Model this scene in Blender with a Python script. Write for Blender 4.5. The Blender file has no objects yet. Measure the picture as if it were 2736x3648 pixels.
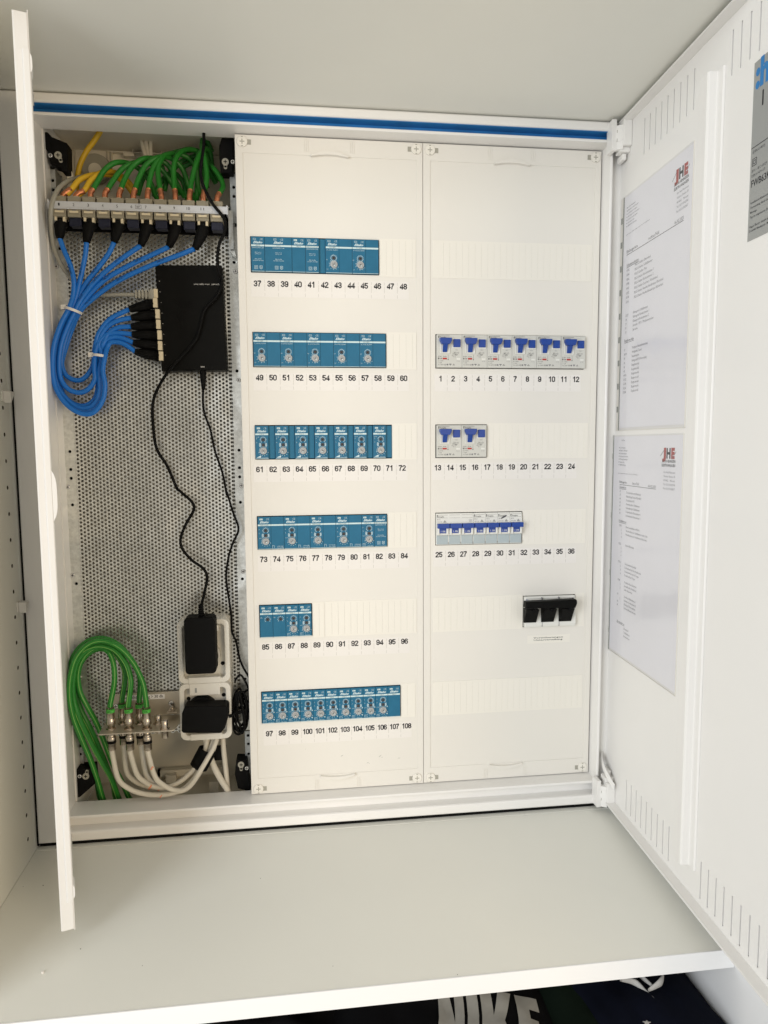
import bpy, math, random
from mathutils import Vector, Matrix
random.seed(7)
S = bpy.context.scene
COL = S.collection
# ------------------------------------------------------------------ camera
CP = (53.575, -980.19, -254.11); CR = (1.4750356, 0.0065964, -0.1251363); FPX = 2500.0
cd = bpy.data.cameras.new("camera"); cam = bpy.data.objects.new("camera", cd); COL.objects.link(cam)
cam.location = [c/1000 for c in CP]; cam.rotation_euler = CR
cd.sensor_fit = 'VERTICAL'; cd.sensor_height = 36; cd.lens = FPX/3648*36; cd.clip_start = 0.01; cd.clip_end = 50
S.camera = cam
# ------------------------------------------------------------------ light
w = bpy.data.worlds.new("World"); S.world = w; w.use_nodes = True
w.node_tree.nodes['Background'].inputs[0].default_value = (1.0, 0.94, 0.84, 1)
w.node_tree.nodes['Background'].inputs[1].default_value = 0.55
def area(name, loc, target, sx, sy, power, col):
    l = bpy.data.lights.new(name, 'AREA'); l.shape = 'RECTANGLE'; l.size = sx; l.size_y = sy; l.energy = power; l.color = col
    o = bpy.data.objects.new(name, l); COL.objects.link(o); o.location = loc
    o.rotation_euler = (Vector(target)-Vector(loc)).to_track_quat('-Z', 'Y').to_euler(); return o
area("window_light", (-1.5, -2.05, -0.05), (0.3, 0, -0.45), 1.1, 1.7, 45, (0.93, 0.965, 1.0))
area('warm_fill', (1.15, -2.1, -0.25), (-0.35, 0, -0.3), .8, .8, 13, (1.0, 0.76, 0.46))  # added warm fill from behind right to brighten the left wall
S.view_settings.view_transform = 'Standard'; S.view_settings.look = 'None'; S.view_settings.gamma = 1
S.view_settings.exposure = 0.03
S.cycles.max_bounces = 8; S.cycles.diffuse_bounces = 5
# ------------------------------------------------------------------ materials
def mat(name, col, rough=0.5, metal=0.0, var=0.0, scale=40, bump=0.0, bscale=300, bdist=.0005, alpha=None, ior=1.45, coat=0, col2=None):
    m = bpy.data.materials.new(name); m.use_nodes = True; nt = m.node_tree; b = nt.nodes['Principled BSDF']
    c = (*col, 1); b.inputs['Base Color'].default_value = c; b.inputs['Roughness'].default_value = rough
    b.inputs['Metallic'].default_value = metal; b.inputs['IOR'].default_value = ior
    if coat: b.inputs['Coat Weight'].default_value = coat
    if max(col) < .016 and not metal: b.inputs['Specular IOR Level'].default_value = .12
    tc = nt.nodes.new('ShaderNodeTexCoord')
    if var > 0:
        n = nt.nodes.new('ShaderNodeTexNoise'); n.inputs['Scale'].default_value = scale; n.inputs['Detail'].default_value = 5
        r = nt.nodes.new('ShaderNodeValToRGB'); r.color_ramp.elements[0].position = .3; r.color_ramp.elements[1].position = .7
        c2 = col2 or tuple(min(1, x*(1-var)) for x in col)
        r.color_ramp.elements[0].color = (*c2, 1); r.color_ramp.elements[1].color = c
        nt.links.new(tc.outputs['Object'], n.inputs['Vector']); nt.links.new(n.outputs['Fac'], r.inputs['Fac'])
        nt.links.new(r.outputs['Color'], b.inputs['Base Color'])
        mr = nt.nodes.new('ShaderNodeMapRange'); mr.inputs['To Min'].default_value = max(.05, rough-.08); mr.inputs['To Max'].default_value = min(1, rough+.1)
        nt.links.new(n.outputs['Fac'], mr.inputs['Value']); nt.links.new(mr.outputs['Result'], b.inputs['Roughness'])
    if bump > 0:
        n2 = nt.nodes.new('ShaderNodeTexNoise'); n2.inputs['Scale'].default_value = bscale; n2.inputs['Detail'].default_value = 3
        bp = nt.nodes.new('ShaderNodeBump'); bp.inputs['Strength'].default_value = bump; bp.inputs['Distance'].default_value = bdist
        nt.links.new(tc.outputs['Object'], n2.inputs['Vector']); nt.links.new(n2.outputs['Fac'], bp.inputs['Height']); nt.links.new(bp.outputs['Normal'], b.inputs['Normal'])
    if alpha is not None: b.inputs['Alpha'].default_value = alpha
    return m
M = {
 'enamel': mat('enamel', (.83,.82,.80), .32, var=.03, scale=6, bump=.15, bscale=500),
 'cover': mat('cover_plastic', (.785,.762,.71), .42, var=.045, scale=3, bump=.12, bscale=700),
 'blank': mat('blank_plastic', (.81,.785,.72), .5),
 'melamine': mat('melamine', (.80,.80,.745), .45, var=.04, scale=4, bump=.2, bscale=900),
 'melamine_edge': mat('melamine_edge', (.86,.87,.88), .4),
 'film': mat('blue_film', (.03,.22,.56), .35, var=.25, scale=30),
 'galv': mat('galvanised', (.76,.77,.74), .33, metal=.8, var=.25, scale=200, bump=.8, bscale=6, bdist=.02),
 'hole_shade': mat('hole_wall_shade', (.16,.16,.14), .6, metal=.3),  # walls of the plate's holes coloured dark to read as shade
 'galv2': mat('galvanised_rail', (.50,.52,.52), .45, metal=.6, var=.3, scale=160),
 'steel': mat('bright_steel', (.75,.75,.75), .22, metal=1),
 'nickel': mat('nickel', (.62,.55,.47), .25, metal=1),
 'alu': mat('bracket_sheet', (.66,.60,.50), .38, metal=.8, var=.12, scale=25),
 'copper': mat('copper_shield', (.85,.33,.17), .35, metal=.8, var=.5, scale=350, bump=.8, bscale=500),
 'relay': mat('relay_blue', (.011,.138,.255), .42, var=.1, scale=60),
 'relay_side': mat('relay_blue_recess', (.011,.14,.25), .5),
 'cyan_print': mat('pale_print', (.62,.76,.80), .6),
 'band': mat('band_print', (.58,.72,.74), .5),
 'dark_print': mat('dark_print', (.05,.07,.09), .6),
 'ink': mat('ink', (.012,.012,.016), .6),
 'grey_ink': mat('grey_ink', (.16,.16,.18), .7),
 'red_ink': mat('red_ink', (.42,.08,.07), .6),
 'orange_ink': mat('orange_ink', (.9,.2,.04), .6),
 'paper': mat('paper', (.86,.855,.88), .7, var=.02, scale=20),
 'strip': mat('label_paper', (.79,.765,.73), .6),
 'knob': mat('dial_grey', (.36,.37,.38), .35, metal=.3),
 'knob_rim': mat('dial_rim', (.50,.52,.53), .3, metal=.3),
 'dial': mat('dial_dark', (.07,.07,.075), .4),
 'breaker': mat('breaker_grey', (.60,.60,.56), .45),
 'breaker_white': mat('breaker_white', (.76,.76,.72), .4),
 'breaker_clear': mat('breaker_window', (.40,.47,.50), .15, coat=.5),
 'toggle': mat('toggle_blue', (.010,.055,.30), .35),
 'red': mat('indicator_red', (.45,.035,.03), .4),
 'black': mat('black_plastic', (.004,.004,.004), .6, bump=.2, bscale=900),
 'black_gloss': mat('black_gloss', (.004,.004,.0035), .5, var=.2, scale=15),
 'rubber': mat('black_rubber', (.005,.005,.005), .6),
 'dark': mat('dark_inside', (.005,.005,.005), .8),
 'navy': mat('navy_cap', (.005,.007,.025), .45),
 'blue_cable': mat('blue_jacket', (.010,.175,.64), .38, var=.08, scale=30),
 'green_cable': mat('green_jacket', (.028,.245,.03), .33, var=.15, scale=30),
 'green_line': mat('green_stripe', (.30,.62,.16), .4),
 'green_band': mat('green_band', (.10,.55,.08), .4),
 'yellow_cable': mat('yellow_jacket', (.75,.48,.03), .42),
 'white_cable': mat('white_jacket', (.70,.66,.57), .42, var=.06, scale=40),
 'grey_cable': mat('grey_jacket', (.36,.35,.30), .45),
 'beige': mat('jack_beige', (.30,.27,.20), .45),
 'ivory': mat('ivory', (.72,.63,.45), .4),
 'socket': mat('socket_white', (.74,.72,.66), .38),
 'tie': mat('tie_white', (.78,.76,.72), .4),
 'label_grey': mat('type_label_grey', (.34,.35,.345), .35, metal=.2),
 'logo_blue': mat('logo_blue', (.02,.19,.48), .5),
 'bar': mat('bar_paint', (.66,.68,.72), .33, metal=.25),
 'gasket_and_groove_shade': mat('gasket_and_groove_shade', (.30,.32,.29), .7, var=.2, scale=100),
 'interior': mat('enclosure_plastic', (.80,.76,.66), .5, var=.05, scale=8),
 'room_wall': mat('room_wall', (.30,.28,.24), .9),
 'cloth_black': mat('cloth_black', (.007,.007,.008), .95, bump=.9, bscale=1500),
 'cloth_green': mat('cloth_dark_green', (.005,.010,.006), .95, bump=.9, bscale=1500),
 'cloth_navy': mat('cloth_navy', (.004,.0055,.013), .95, bump=.9, bscale=1500),
 'cloth_white': mat('cloth_white', (.55,.54,.52), .8, bump=.6, bscale=1500),
 'print_white': mat('shirt_print', (.55,.54,.50), .5, var=.35, scale=25),
 'speck_hole_shade': mat('speck_hole_shade', (.08,.07,.05), .8),
}
def clear_mat():
    m = bpy.data.materials.new('clear_sleeve'); m.use_nodes = True; nt = m.node_tree; nt.nodes.clear()
    o = nt.nodes.new('ShaderNodeOutputMaterial'); mx = nt.nodes.new('ShaderNodeMixShader'); t = nt.nodes.new('ShaderNodeBsdfTransparent')
    g = nt.nodes.new('ShaderNodeBsdfGlossy'); g.inputs['Roughness'].default_value = .18; g.inputs['Color'].default_value = (.9,.92,.95,1)
    t.inputs['Color'].default_value = (.95,.95,.96,1)
    f = nt.nodes.new('ShaderNodeFresnel'); f.inputs['IOR'].default_value = 1.35
    n = nt.nodes.new('ShaderNodeTexNoise'); n.inputs['Scale'].default_value = 14; b = nt.nodes.new('ShaderNodeBump'); b.inputs['Strength'].default_value = .5; b.inputs['Distance'].default_value = .003
    tc = nt.nodes.new('ShaderNodeTexCoord'); nt.links.new(tc.outputs['Object'], n.inputs['Vector']); nt.links.new(n.outputs['Fac'], b.inputs['Height'])
    nt.links.new(b.outputs['Normal'], g.inputs['Normal']); nt.links.new(b.outputs['Normal'], f.inputs['Normal'])
    mx.inputs[0].default_value = .13; nt.links.new(t.outputs[0], mx.inputs[1]); nt.links.new(g.outputs[0], mx.inputs[2]); nt.links.new(mx.outputs[0], o.inputs[0])
    return m
M['clear'] = clear_mat()
# ------------------------------------------------------------------ pixel ray -> point at a real depth (millimetres)
from mathutils import Euler
RM = Euler(CR, 'XYZ').to_matrix(); C0 = Vector(CP)
def at(u, v, val, axis=1):
    d = RM @ Vector(((u-1368)/FPX, -(v-1824)/FPX, -1.0)); t = (val-C0[axis])/d[axis]; return C0 + d*t
c1 = 900/1659; c4 = 950/1659
def K(x, y, Y): return at(x*c1, 300+y*c1, Y)
def K2(x, y, Y): return at(x*c1, 1000+y*c1, Y)
def K3(x, y, Y): return at(x*c1, 1700+y*c1, Y)
def K4(x, y, Y): return at(x*c4, 2100+y*c4, Y)
# right door frame of reference: s along the door from its hinge, t out of its inner face, z up
DK = .035; DL = math.hypot(1, DK)
def door(s, t, z): return Vector((506.5 - DK*(s-50) - t, -s - t*DK, z))
# ------------------------------------------------------------------ objects
ORI = {}
def setp(o, label=None, cat=None, group=None, kind=None):
    if label: o['label'] = label
    if cat: o['category'] = cat
    if group: o['group'] = group
    if kind: o['kind'] = kind
    return o
def thing(name, label, cat, loc=(0,0,0), group=None):
    o = bpy.data.objects.new(name, None); COL.objects.link(o); o.empty_display_size = .02
    o.location = [c/1000 for c in loc]; ORI[o.name] = Vector(loc); return setp(o, label, cat, group)
# condensed sans digits drawn as strokes: unit height 1, width .56
def _arc(cx, cy, rx, ry, a0, a1, n=10): return [(cx+rx*math.cos(math.radians(a0+(a1-a0)*k/n)), cy+ry*math.sin(math.radians(a0+(a1-a0)*k/n))) for k in range(n+1)]
Wd, St = .46, .185
r_ = Wd/2; 
DG = {
 '0': [_arc(r_, .5+.27, r_, .23, 0, 180)+_arc(r_, .23, r_, .23, 180, 360)+[(Wd, .77)]],
 '1': [[(.10, .80), (.22, .84), (.31, 1.0)], [(.31, 1.0), (.31, 0)]],
 '2': [_arc(r_, .74, r_, .26, 170, -35)+[(.12, .22), (.0, .0)], [(0, 0), (Wd, 0)]],
 '3': [_arc(r_, .755, r_*.95, .245, 165, -90), _arc(r_, .26, r_, .26, 90, -165)],
 '4': [[(.36, 0), (.36, 1.0), (-.02, .30), (-.02, .24), (.50, .24)]],
 '5': [[(.43, 1.0), (.06, 1.0), (.03, .52)]+_arc(r_, .31, r_, .31, 135, -160)],
 '6': [_arc(r_, .30, r_, .30, 0, 360, 16), [(0, .30), (0, .70)]+_arc(r_, .74, r_, .26, 180, 20)],
 '7': [[(0, 1.0), (Wd, 1.0), (Wd, .9), (.20, .45), (.14, 0)]],
 '8': [_arc(r_, .755, r_*.92, .245, 0, 360, 16), _arc(r_, .26, r_, .26, 0, 360, 16)],
 '9': [_arc(r_, .70, r_, .30, 0, 360, 16), [(Wd, .70), (Wd, .30)]+_arc(r_, .26, r_, .26, 0, -160)]}
def digits(mb, s, x, z, h, m, y, k=1.0):
    adv = .66*h*k; tot = adv*len(s)-(adv-Wd*h*k); X = x-tot/2; t = St*h/2
    for ch in s:
        for pl in DG[ch]:
            pts = [(X+a*h*k, z+t+b*(h-2*t)) for a, b in pl]; L_, R_ = [], []
            for i, (px, pz) in enumerate(pts):
                qa = pts[max(i-1, 0)]; qb = pts[min(i+1, len(pts)-1)]
                if i == 0: qa = pts[0]
                dx, dz = qb[0]-qa[0], qb[1]-qa[1]; l = math.hypot(dx, dz) or 1; nx, nz = -dz/l*t, dx/l*t
                if i in (0, len(pts)-1):
                    e = t*(1 if ch in '0689' or (ch == '4' and i) else 1); sx_ = dx/l*e*(-1 if i == 0 else 1); sz_ = dz/l*e*(-1 if i == 0 else 1); px += sx_; pz += sz_
                if 0 < i < len(pts)-1:
                    d1 = Vector((pts[i][0]-qa[0], pts[i][1]-qa[1])).normalized(); d2 = Vector((qb[0]-pts[i][0], qb[1]-pts[i][1])).normalized()
                    c = max(.5, math.sqrt(max(0.0, (1+d1.dot(d2))/2))); nx /= c; nz /= c
                L_.append((px+nx, y, pz+nz)); R_.append((px-nx, y, pz-nz))
            n = len(pts); mb.add(L_+R_, [(i, i+1, n+i+1, n+i) for i in range(n-1)], m)
        X += adv
# glyph meshes
GC = {}
def glyphs(s, off=0.0, res=1, shear=0.0):
    k = (s, off, res, shear)
    if k in GC: return GC[k]
    cu = bpy.data.curves.new('t', 'FONT'); cu.body = s; cu.size = 1; cu.resolution_u = res; cu.offset = off; cu.fill_mode = 'FRONT'; cu.shear = shear
    o = bpy.data.objects.new('t', cu); me = bpy.data.meshes.new_from_object(o)
    vs = [(v.co.x, v.co.y) for v in me.vertices]; fs = [tuple(p.vertices) for p in me.polygons]
    bpy.data.objects.remove(o); bpy.data.curves.remove(cu); bpy.data.meshes.remove(me)
    if vs:
        x0 = min(v[0] for v in vs); x1 = max(v[0] for v in vs); vs = [(v[0]-x0, v[1]) for v in vs]; wd = x1-x0
    else: wd = 0
    GC[k] = (vs, fs, wd); return GC[k]
CAP = 0.70
class MB:
    def __init__(s): s.v = []; s.f = []; s.m = []; s.sm = []; s.mats = []
    def mi(s, m):
        m = M[m] if isinstance(m, str) else m
        if m not in s.mats: s.mats.append(m)
        return s.mats.index(m)
    def add(s, vs, fs, m, smooth=False):
        b = len(s.v); i = s.mi(m); s.v += [tuple(x) for x in vs]
        for f in fs: s.f.append(tuple(b+k for k in f)); s.m.append(i); s.sm.append(smooth)
        return s
    def box(s, x0, x1, y0, y1, z0, z1, m, T=None):
        vs = [(x,y,z) for x in (x0,x1) for y in (y0,y1) for z in (z0,z1)]
        if T: vs = [T(*p) for p in vs]
        return s.add(vs, [(0,1,3,2),(4,6,7,5),(0,4,5,1),(2,3,7,6),(0,2,6,4),(1,5,7,3)], m)
    def prism(s, poly, y0, y1, m, ax=1, smooth=False, T=None, back=True):
        n = len(poly)
        def P(a, b, c):
            p = (a, c, b) if ax == 1 else ((a, b, c) if ax == 2 else (c, a, b))
            return T(*p) if T else p
        vs = [P(a, b, y0) for a, b in poly] + [P(a, b, y1) for a, b in poly]
        fs = [tuple(range(n))] + ([tuple(range(2*n-1, n-1, -1))] if back else [])
        s.add(vs, fs, m)
        b = len(s.v)-2*n; i = s.mi(m)
        for k in range(n): s.f.append((b+k, b+n+k, b+n+(k+1)%n, b+(k+1)%n)); s.m.append(i); s.sm.append(smooth)
        return s
    def ring(s, po, pi, y0, y1, m, T=None):
        n = len(po); P = (lambda a,b,c: T(a,c,b)) if T else (lambda a,b,c: (a,c,b))
        vs = [P(a,b,y0) for a,b in po]+[P(a,b,y0) for a,b in pi]+[P(a,b,y1) for a,b in po]+[P(a,b,y1) for a,b in pi]
        fs = []
        for k in range(n):
            j = (k+1) % n
            fs += [(k,j,n+j,n+k),(2*n+k,3*n+k,3*n+j,2*n+j),(k,2*n+k,2*n+j,j),(n+k,n+j,3*n+j,3*n+k)]
        return s.add(vs, fs, m)
    def disc(s, cx, cz, r, y0, y1, m, n=20, r2=None, T=None):
        r2 = r if r2 is None else r2
        vs = []; P = T or (lambda a,b,c: (a,b,c))
        for rr, y in ((r, y0), (r2, y1)):
            for k in range(n): a = 2*math.pi*k/n; vs.append(P(cx+rr*math.cos(a), y, cz+rr*math.sin(a)))
        s.add(vs, [tuple(range(n)), tuple(range(2*n-1, n-1, -1))], m)
        b = len(s.v)-2*n; i = s.mi(m)
        for k in range(n): s.f.append((b+k, b+n+k, b+n+(k+1)%n, b+(k+1)%n)); s.m.append(i); s.sm.append(True)
        return s
    def vlathe(s, cx, cy, prof, m, n=14, smooth=True):   # vertical axis, prof = (r, z)
        vs = []
        for r, z in prof:
            for k in range(n): a = 2*math.pi*k/n+.2; vs.append((cx+r*math.cos(a), cy+r*math.sin(a), z))
        fs = []
        for j in range(len(prof)-1):
            for k in range(n): fs.append((j*n+k, j*n+(k+1)%n, (j+1)*n+(k+1)%n, (j+1)*n+k))
        s.add(vs, fs, m, smooth); q = len(prof)
        b = len(s.v)-q*n; i = s.mi(m)
        s.f += [tuple(b+k for k in range(n)), tuple(b+(q-1)*n+k for k in range(n-1,-1,-1))]; s.m += [i,i]; s.sm += [False,False]
        return s
    def tube(s, pts, r, m, n=10, sub=5, cap=True, flat=1.0, smoothpath=True):
        pts = [Vector(p) for p in pts]
        rs = r if isinstance(r, (list, tuple)) else [r]*len(pts)
        path = []; rad = []
        if smoothpath and len(pts) > 2:
            for i in range(len(pts)-1):
                p0 = pts[max(i-1,0)]; p1 = pts[i]; p2 = pts[i+1]; p3 = pts[min(i+2,len(pts)-1)]
                for k in range(sub):
                    t = k/sub
                    path.append(.5*((2*p1)+(-p0+p2)*t+(2*p0-5*p1+4*p2-p3)*t*t+(-p0+3*p1-3*p2+p3)*t**3)); rad.append(rs[i]*(1-t)+rs[i+1]*t)
            path.append(pts[-1]); rad.append(rs[-1])
        else: path = pts; rad = rs
        s.path = path
        vs = []; nrm = None
        for i, p in enumerate(path):
            t = (path[min(i+1,len(path)-1)]-path[max(i-1,0)]).normalized()
            if nrm is None: nrm = t.cross(Vector((0,1,0)) if abs(t.y) < .9 else Vector((1,0,0))).normalized()
            nrm = (nrm - t*nrm.dot(t)).normalized(); b = t.cross(nrm)
            for k in range(n):
                a = 2*math.pi*k/n; vs.append(p+(nrm*math.cos(a)+b*math.sin(a)*flat)*rad[i])
        fs = []; q = len(path)
        for j in range(q-1):
            for k in range(n): fs.append((j*n+k, j*n+(k+1)%n, (j+1)*n+(k+1)%n, (j+1)*n+k))
        s.add(vs, fs, m, True)
        if cap:
            b = len(s.v)-q*n; i = s.mi(m)
            s.f += [tuple(b+k for k in range(n)), tuple(b+(q-1)*n+k for k in range(n-1,-1,-1))]; s.m += [i,i]; s.sm += [False,False]
        return s
    def text(s, t, x, z, h, m, y=0, align='C', sx=1.0, off=0.0, res=1, shear=0.0, T=None, rot=0, width=None):
        vs, fs, wd = glyphs(t, off, res, shear); k = h/CAP
        if width: sx = width/(wd*k)
        ox = {'C': -wd/2, 'L': 0, 'R': -wd}[align]; ca, sa = math.cos(rot), math.sin(rot); out = []
        for a, b in vs:
            X = (a+ox)*k*sx; Z = b*k; X, Z = X*ca-Z*sa, X*sa+Z*ca
            p = (x+X, y, z+Z); out.append(T(*p) if T else p)
        return s.add(out, fs, m)
    def build(s, name, parent=None, label=None, cat=None, group=None, kind=None, bevel=0, segs=2, local=False):
        o0 = ORI.get(top(parent).name, Vector((0,0,0))) if parent and not local else Vector((0,0,0))
        me = bpy.data.meshes.new(name)
        me.from_pydata([((x-o0.x)/1000, (y-o0.y)/1000, (z-o0.z)/1000) for x,y,z in s.v], [], s.f)
        for m in s.mats: me.materials.append(m)
        me.polygons.foreach_set('material_index', s.m); me.polygons.foreach_set('use_smooth', s.sm)
        me.update()
        ob = bpy.data.objects.new(name, me); COL.objects.link(ob); ob.parent = parent
        if bevel:
            b = ob.modifiers.new('bevel', 'BEVEL'); b.width = bevel/1000; b.segments = segs; b.limit_method = 'ANGLE'; b.angle_limit = math.radians(40)
        return setp(ob, label, cat, group, kind)
def top(o):
    while o and o.parent: o = o.parent
    return o
def copy_tree(o, parent=None):
    c = o.copy(); COL.objects.link(c); c.parent = parent
    if o.name in ORI: ORI[c.name] = ORI[o.name].copy()
    for ch in list(o.children): copy_tree(ch, c)
    return c
def rrect(x0, x1, z0, z1, r, n=5):
    p = []
    for cx, cz, a0 in ((x1-r, z1-r, 0), (x0+r, z1-r, 90), (x0+r, z0+r, 180), (x1-r, z0+r, 270)):
        for k in range(n+1):
            a = math.radians(a0+90*k/n); p.append((cx+r*math.cos(a), cz+r*math.sin(a)))
    return p
def rect(x0, x1, z0, z1): return [(x1,z1),(x0,z1),(x0,z0),(x1,z0)]
def sweep(mb, r, prof, m, smooth=False):   # sweep a profile (outward offset, y) round a rectangle with mitred corners
    x0, x1, z0, z1 = r; vs = []
    for o, y in prof:
        for a, b in ((x1+o,z1+o),(x0-o,z1+o),(x0-o,z0-o),(x1+o,z0-o)): vs.append((a, y, b))
    fs = [(4*j+k, 4*j+(k+1)%4, 4*(j+1)+(k+1)%4, 4*(j+1)+k) for j in range(len(prof)-1) for k in range(4)]
    mb.add(vs, fs, m)
def holed_cell(mb, a0, a1, b0, b1, r, m, F, depth, n=12, cx=None, cz=None, hx=1.0, m2=None):
    # a rectangular cell with a round hole; F(a, b, d) -> world, d = depth below the face
    ca = (a0+a1)/2 if cx is None else cx; cb = (b0+b1)/2 if cz is None else cz
    ang = [2*math.pi*k/n for k in range(n)] + [math.atan2(y-cb, x-ca) % (2*math.pi) for x in (a0,a1) for y in (b0,b1)]
    ang = sorted(set(round(a, 6) for a in ang)); vs = []; N = len(ang)
    for a in ang:
        c, s_ = math.cos(a), math.sin(a); t = min([(( a1 if c > 0 else a0)-ca)/c] if abs(c) > 1e-9 else [1e9])
        t = min(t, ((b1 if s_ > 0 else b0)-cb)/s_) if abs(s_) > 1e-9 else t
        vs.append(F(ca+c*t, cb+s_*t, 0))
    for a in ang: vs.append(F(ca+r*hx*math.cos(a), cb+r*math.sin(a), 0))
    for a in ang: vs.append(F(ca+r*hx*math.cos(a), cb+r*math.sin(a), depth))
    fs = []
    for k in range(N): j = (k+1) % N; fs.append((k, j, N+j, N+k))
    mb.add(vs[:2*N], fs, m)
    mb.add(vs[N:], [(k, (k+1) % N, N+(k+1) % N, N+k) for k in range(N)], m2 or m)

# ================================================================== SETTING
wall = MB().box(-1500, 1700, 150, 170, -2000, 900, 'room_wall').build('wall', kind='structure')
ward = thing('wardrobe', 'white wardrobe compartment with drilled side panel and thick front-edged shelf around the cabinet', 'wardrobe', (100, -170, -790))
# top board, shelf, side boards
MB().box(-302, 530, -345, 140, 180, 199, 'melamine').build('top_board', ward, bevel=.5)
sh = MB()
sh.prism([(-322, -799), (-322, -819), (-322, -819)][:0] or [(-322,-799),(-36.4,-792.9),(-36.4,-814),(-322,-819)], -301.5, 514, 'melamine', ax=0)
sh.build('shelf_board', ward)
MB().prism([(-322.6,-798.6),(-322.6,-819.4),(-324,-819.4),(-324,-798.6)], -301.5, 514, 'melamine_edge', ax=0).build('edge_band', ward, label='bright white front edge of the shelf')
MB().box(-301.5, 514, -35.9, -26.6, -806, -792.4, 'melamine').build('rear_strip', ward)
side = MB()
Z = [-566.7 + 32.8*k for k in range(-11, 20)]
fz = lambda a, b, d: (-302 - d, a, b)
side.box(-320, -302.01, -345, -66, -1500, 199, 'melamine').box(-320, -302.01, -50, 100, -1500, 199, 'melamine')
side.box(-320,-310, -66, -50, -1500, 199, 'speck_hole_shade')
for z in Z: holed_cell(side, -66, -50, z-16.4, z+16.4, 2.6, 'melamine', fz, 7, cx=-58, cz=z, m2='speck_hole_shade')  # hole walls and backing coloured dark for the shade inside
side.box(-310, -302.01, -66, -50, -1500, Z[0]-16.4, 'melamine')
side.build('side_board', ward, label='left side board with a column of drilled holes')
MB().box(515, 533, -520, 100, -1500, 199, 'melamine_edge').build('side_board', ward)
MB().box(-302, 515, -345, 100, -1120, -1102, 'melamine').build('base_board', ward)
for (fn, x, y, lab) in ((K2, 25, 760, 'upper small white shelf clip on the left side board'), (K4, 118, 105, 'lower small white shelf clip on the left side board')):
    p = at(x*(c1 if fn is K2 else c4), (1000+y*c1) if fn is K2 else (2100+y*c4), -302, 0)
    t = thing('shelf_clip', lab, 'shelf clip', p)
    MB().box(p.x, p.x+1.5, p.y-8, p.y+8, p.z-6, p.z+7, 'tie').build('clip_plate', t, bevel=.4)
    b = MB().prism([(p.y-6, p.z+6), (p.y+6, p.z+6), (p.y+6, p.z+2), (p.y-4, p.z-8)], p.x+1.5, p.x+10, 'tie', ax=0); b.build('clip_peg', t, bevel=.4)

# ================================================================== CABINET
cab = thing('electrical_cabinet', 'open cream distribution cabinet with a cable bay, two cover panels and both doors open', 'electrical cabinet', (110, 0, -770))
IN = (-263, 488, -753, 153.5)
f = MB()
sweep(f, IN, [(1.5, 15), (.3, 14), (0,-25.5), (.3,-26.6), (1,-27), (3,-27), (3.7,-26.4), (4,-25), (4,-13)], 'enamel')
f.build('inner_frame', cab)
f = MB()
g = MB(); g.ring(rect(-279, 511, -774, 168), rect(-263-3.5, 491.5, -756.5, 157), -14, -11, 'enamel'); g.build('frame_groove', cab)
f = MB()
po = [(-299.5, 514, -786.5, 178.6)]
x0,x1,z0,z1 = -271.5, 509.5, -772.5, 166.3
def outer(o_in, o_out, y):   # interpolated loops
    return None
loops = [((x0,x1,z0,z1),-13.5), ((x0,x1,z0,z1),-29), ((x0-.8,x1+.8,z0-.8,z1+.8),-31), ((x0-2.5,x1+2,z0-2.5,z1+2.5),-32),
         ((-297,512.5,-784,176.2),-32), ((-298.8,513.6,-785.8,177.9),-31), ((-299.5,514,-786.5,178.6),-29), ((-299.5,514,-786.5,178.6),20)]
vs = []
for (a,b,c,d), y in loops:
    for X, Zz in ((b,d),(a,d),(a,c),(b,c)): vs.append((X,y,Zz))
f.add(vs, [(4*j+k, 4*j+(k+1)%4, 4*(j+1)+(k+1)%4, 4*(j+1)+k) for j in range(len(loops)-1) for k in range(4)], 'enamel')
f.build('outer_frame', cab)
MB().box(-276, 508, -30.2, -14.4, 165.5, 166.1, 'film').box(-276, 508, -14.9, -14.3, 157.8, 165.4, 'film').build('protective_film', cab, label='blue film strip along the top of the frame')
# black strip for the shaded slot on the far left of the outer frame
MB().box(-275.4, -272.8, -32.6, -31.6, -745, 152, 'dark').build('frame_gap_shade', cab)
MB().box(-301.9, -299.7, -29, -20, -790, 177, 'rubber').box(-299, 512, -27, -20, -792.2, -786.8, 'rubber').build('gap_shade_filler', cab)  # added black filler: shade of the left and bottom gaps put in as strips
# side walls joint lines in trough + interior body
b = MB()
b.box(-275, 500, 118, 121, -790, 178, 'interior')
b.box(-275, -262, 15.2, 118, -776, 170, 'enamel'); b.box(488.2, 500, 15.2, 118, -776, 170, 'interior')
b.box(-262, 488, 15.2, 118, 170, 177, 'interior'); b.box(-262, 488, 15.2, 118, -784, -777, 'interior')
b.box(-17, -15, 18.2, 118, -776, 169.5, 'interior')
b.build('enclosure_body', cab)
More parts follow.
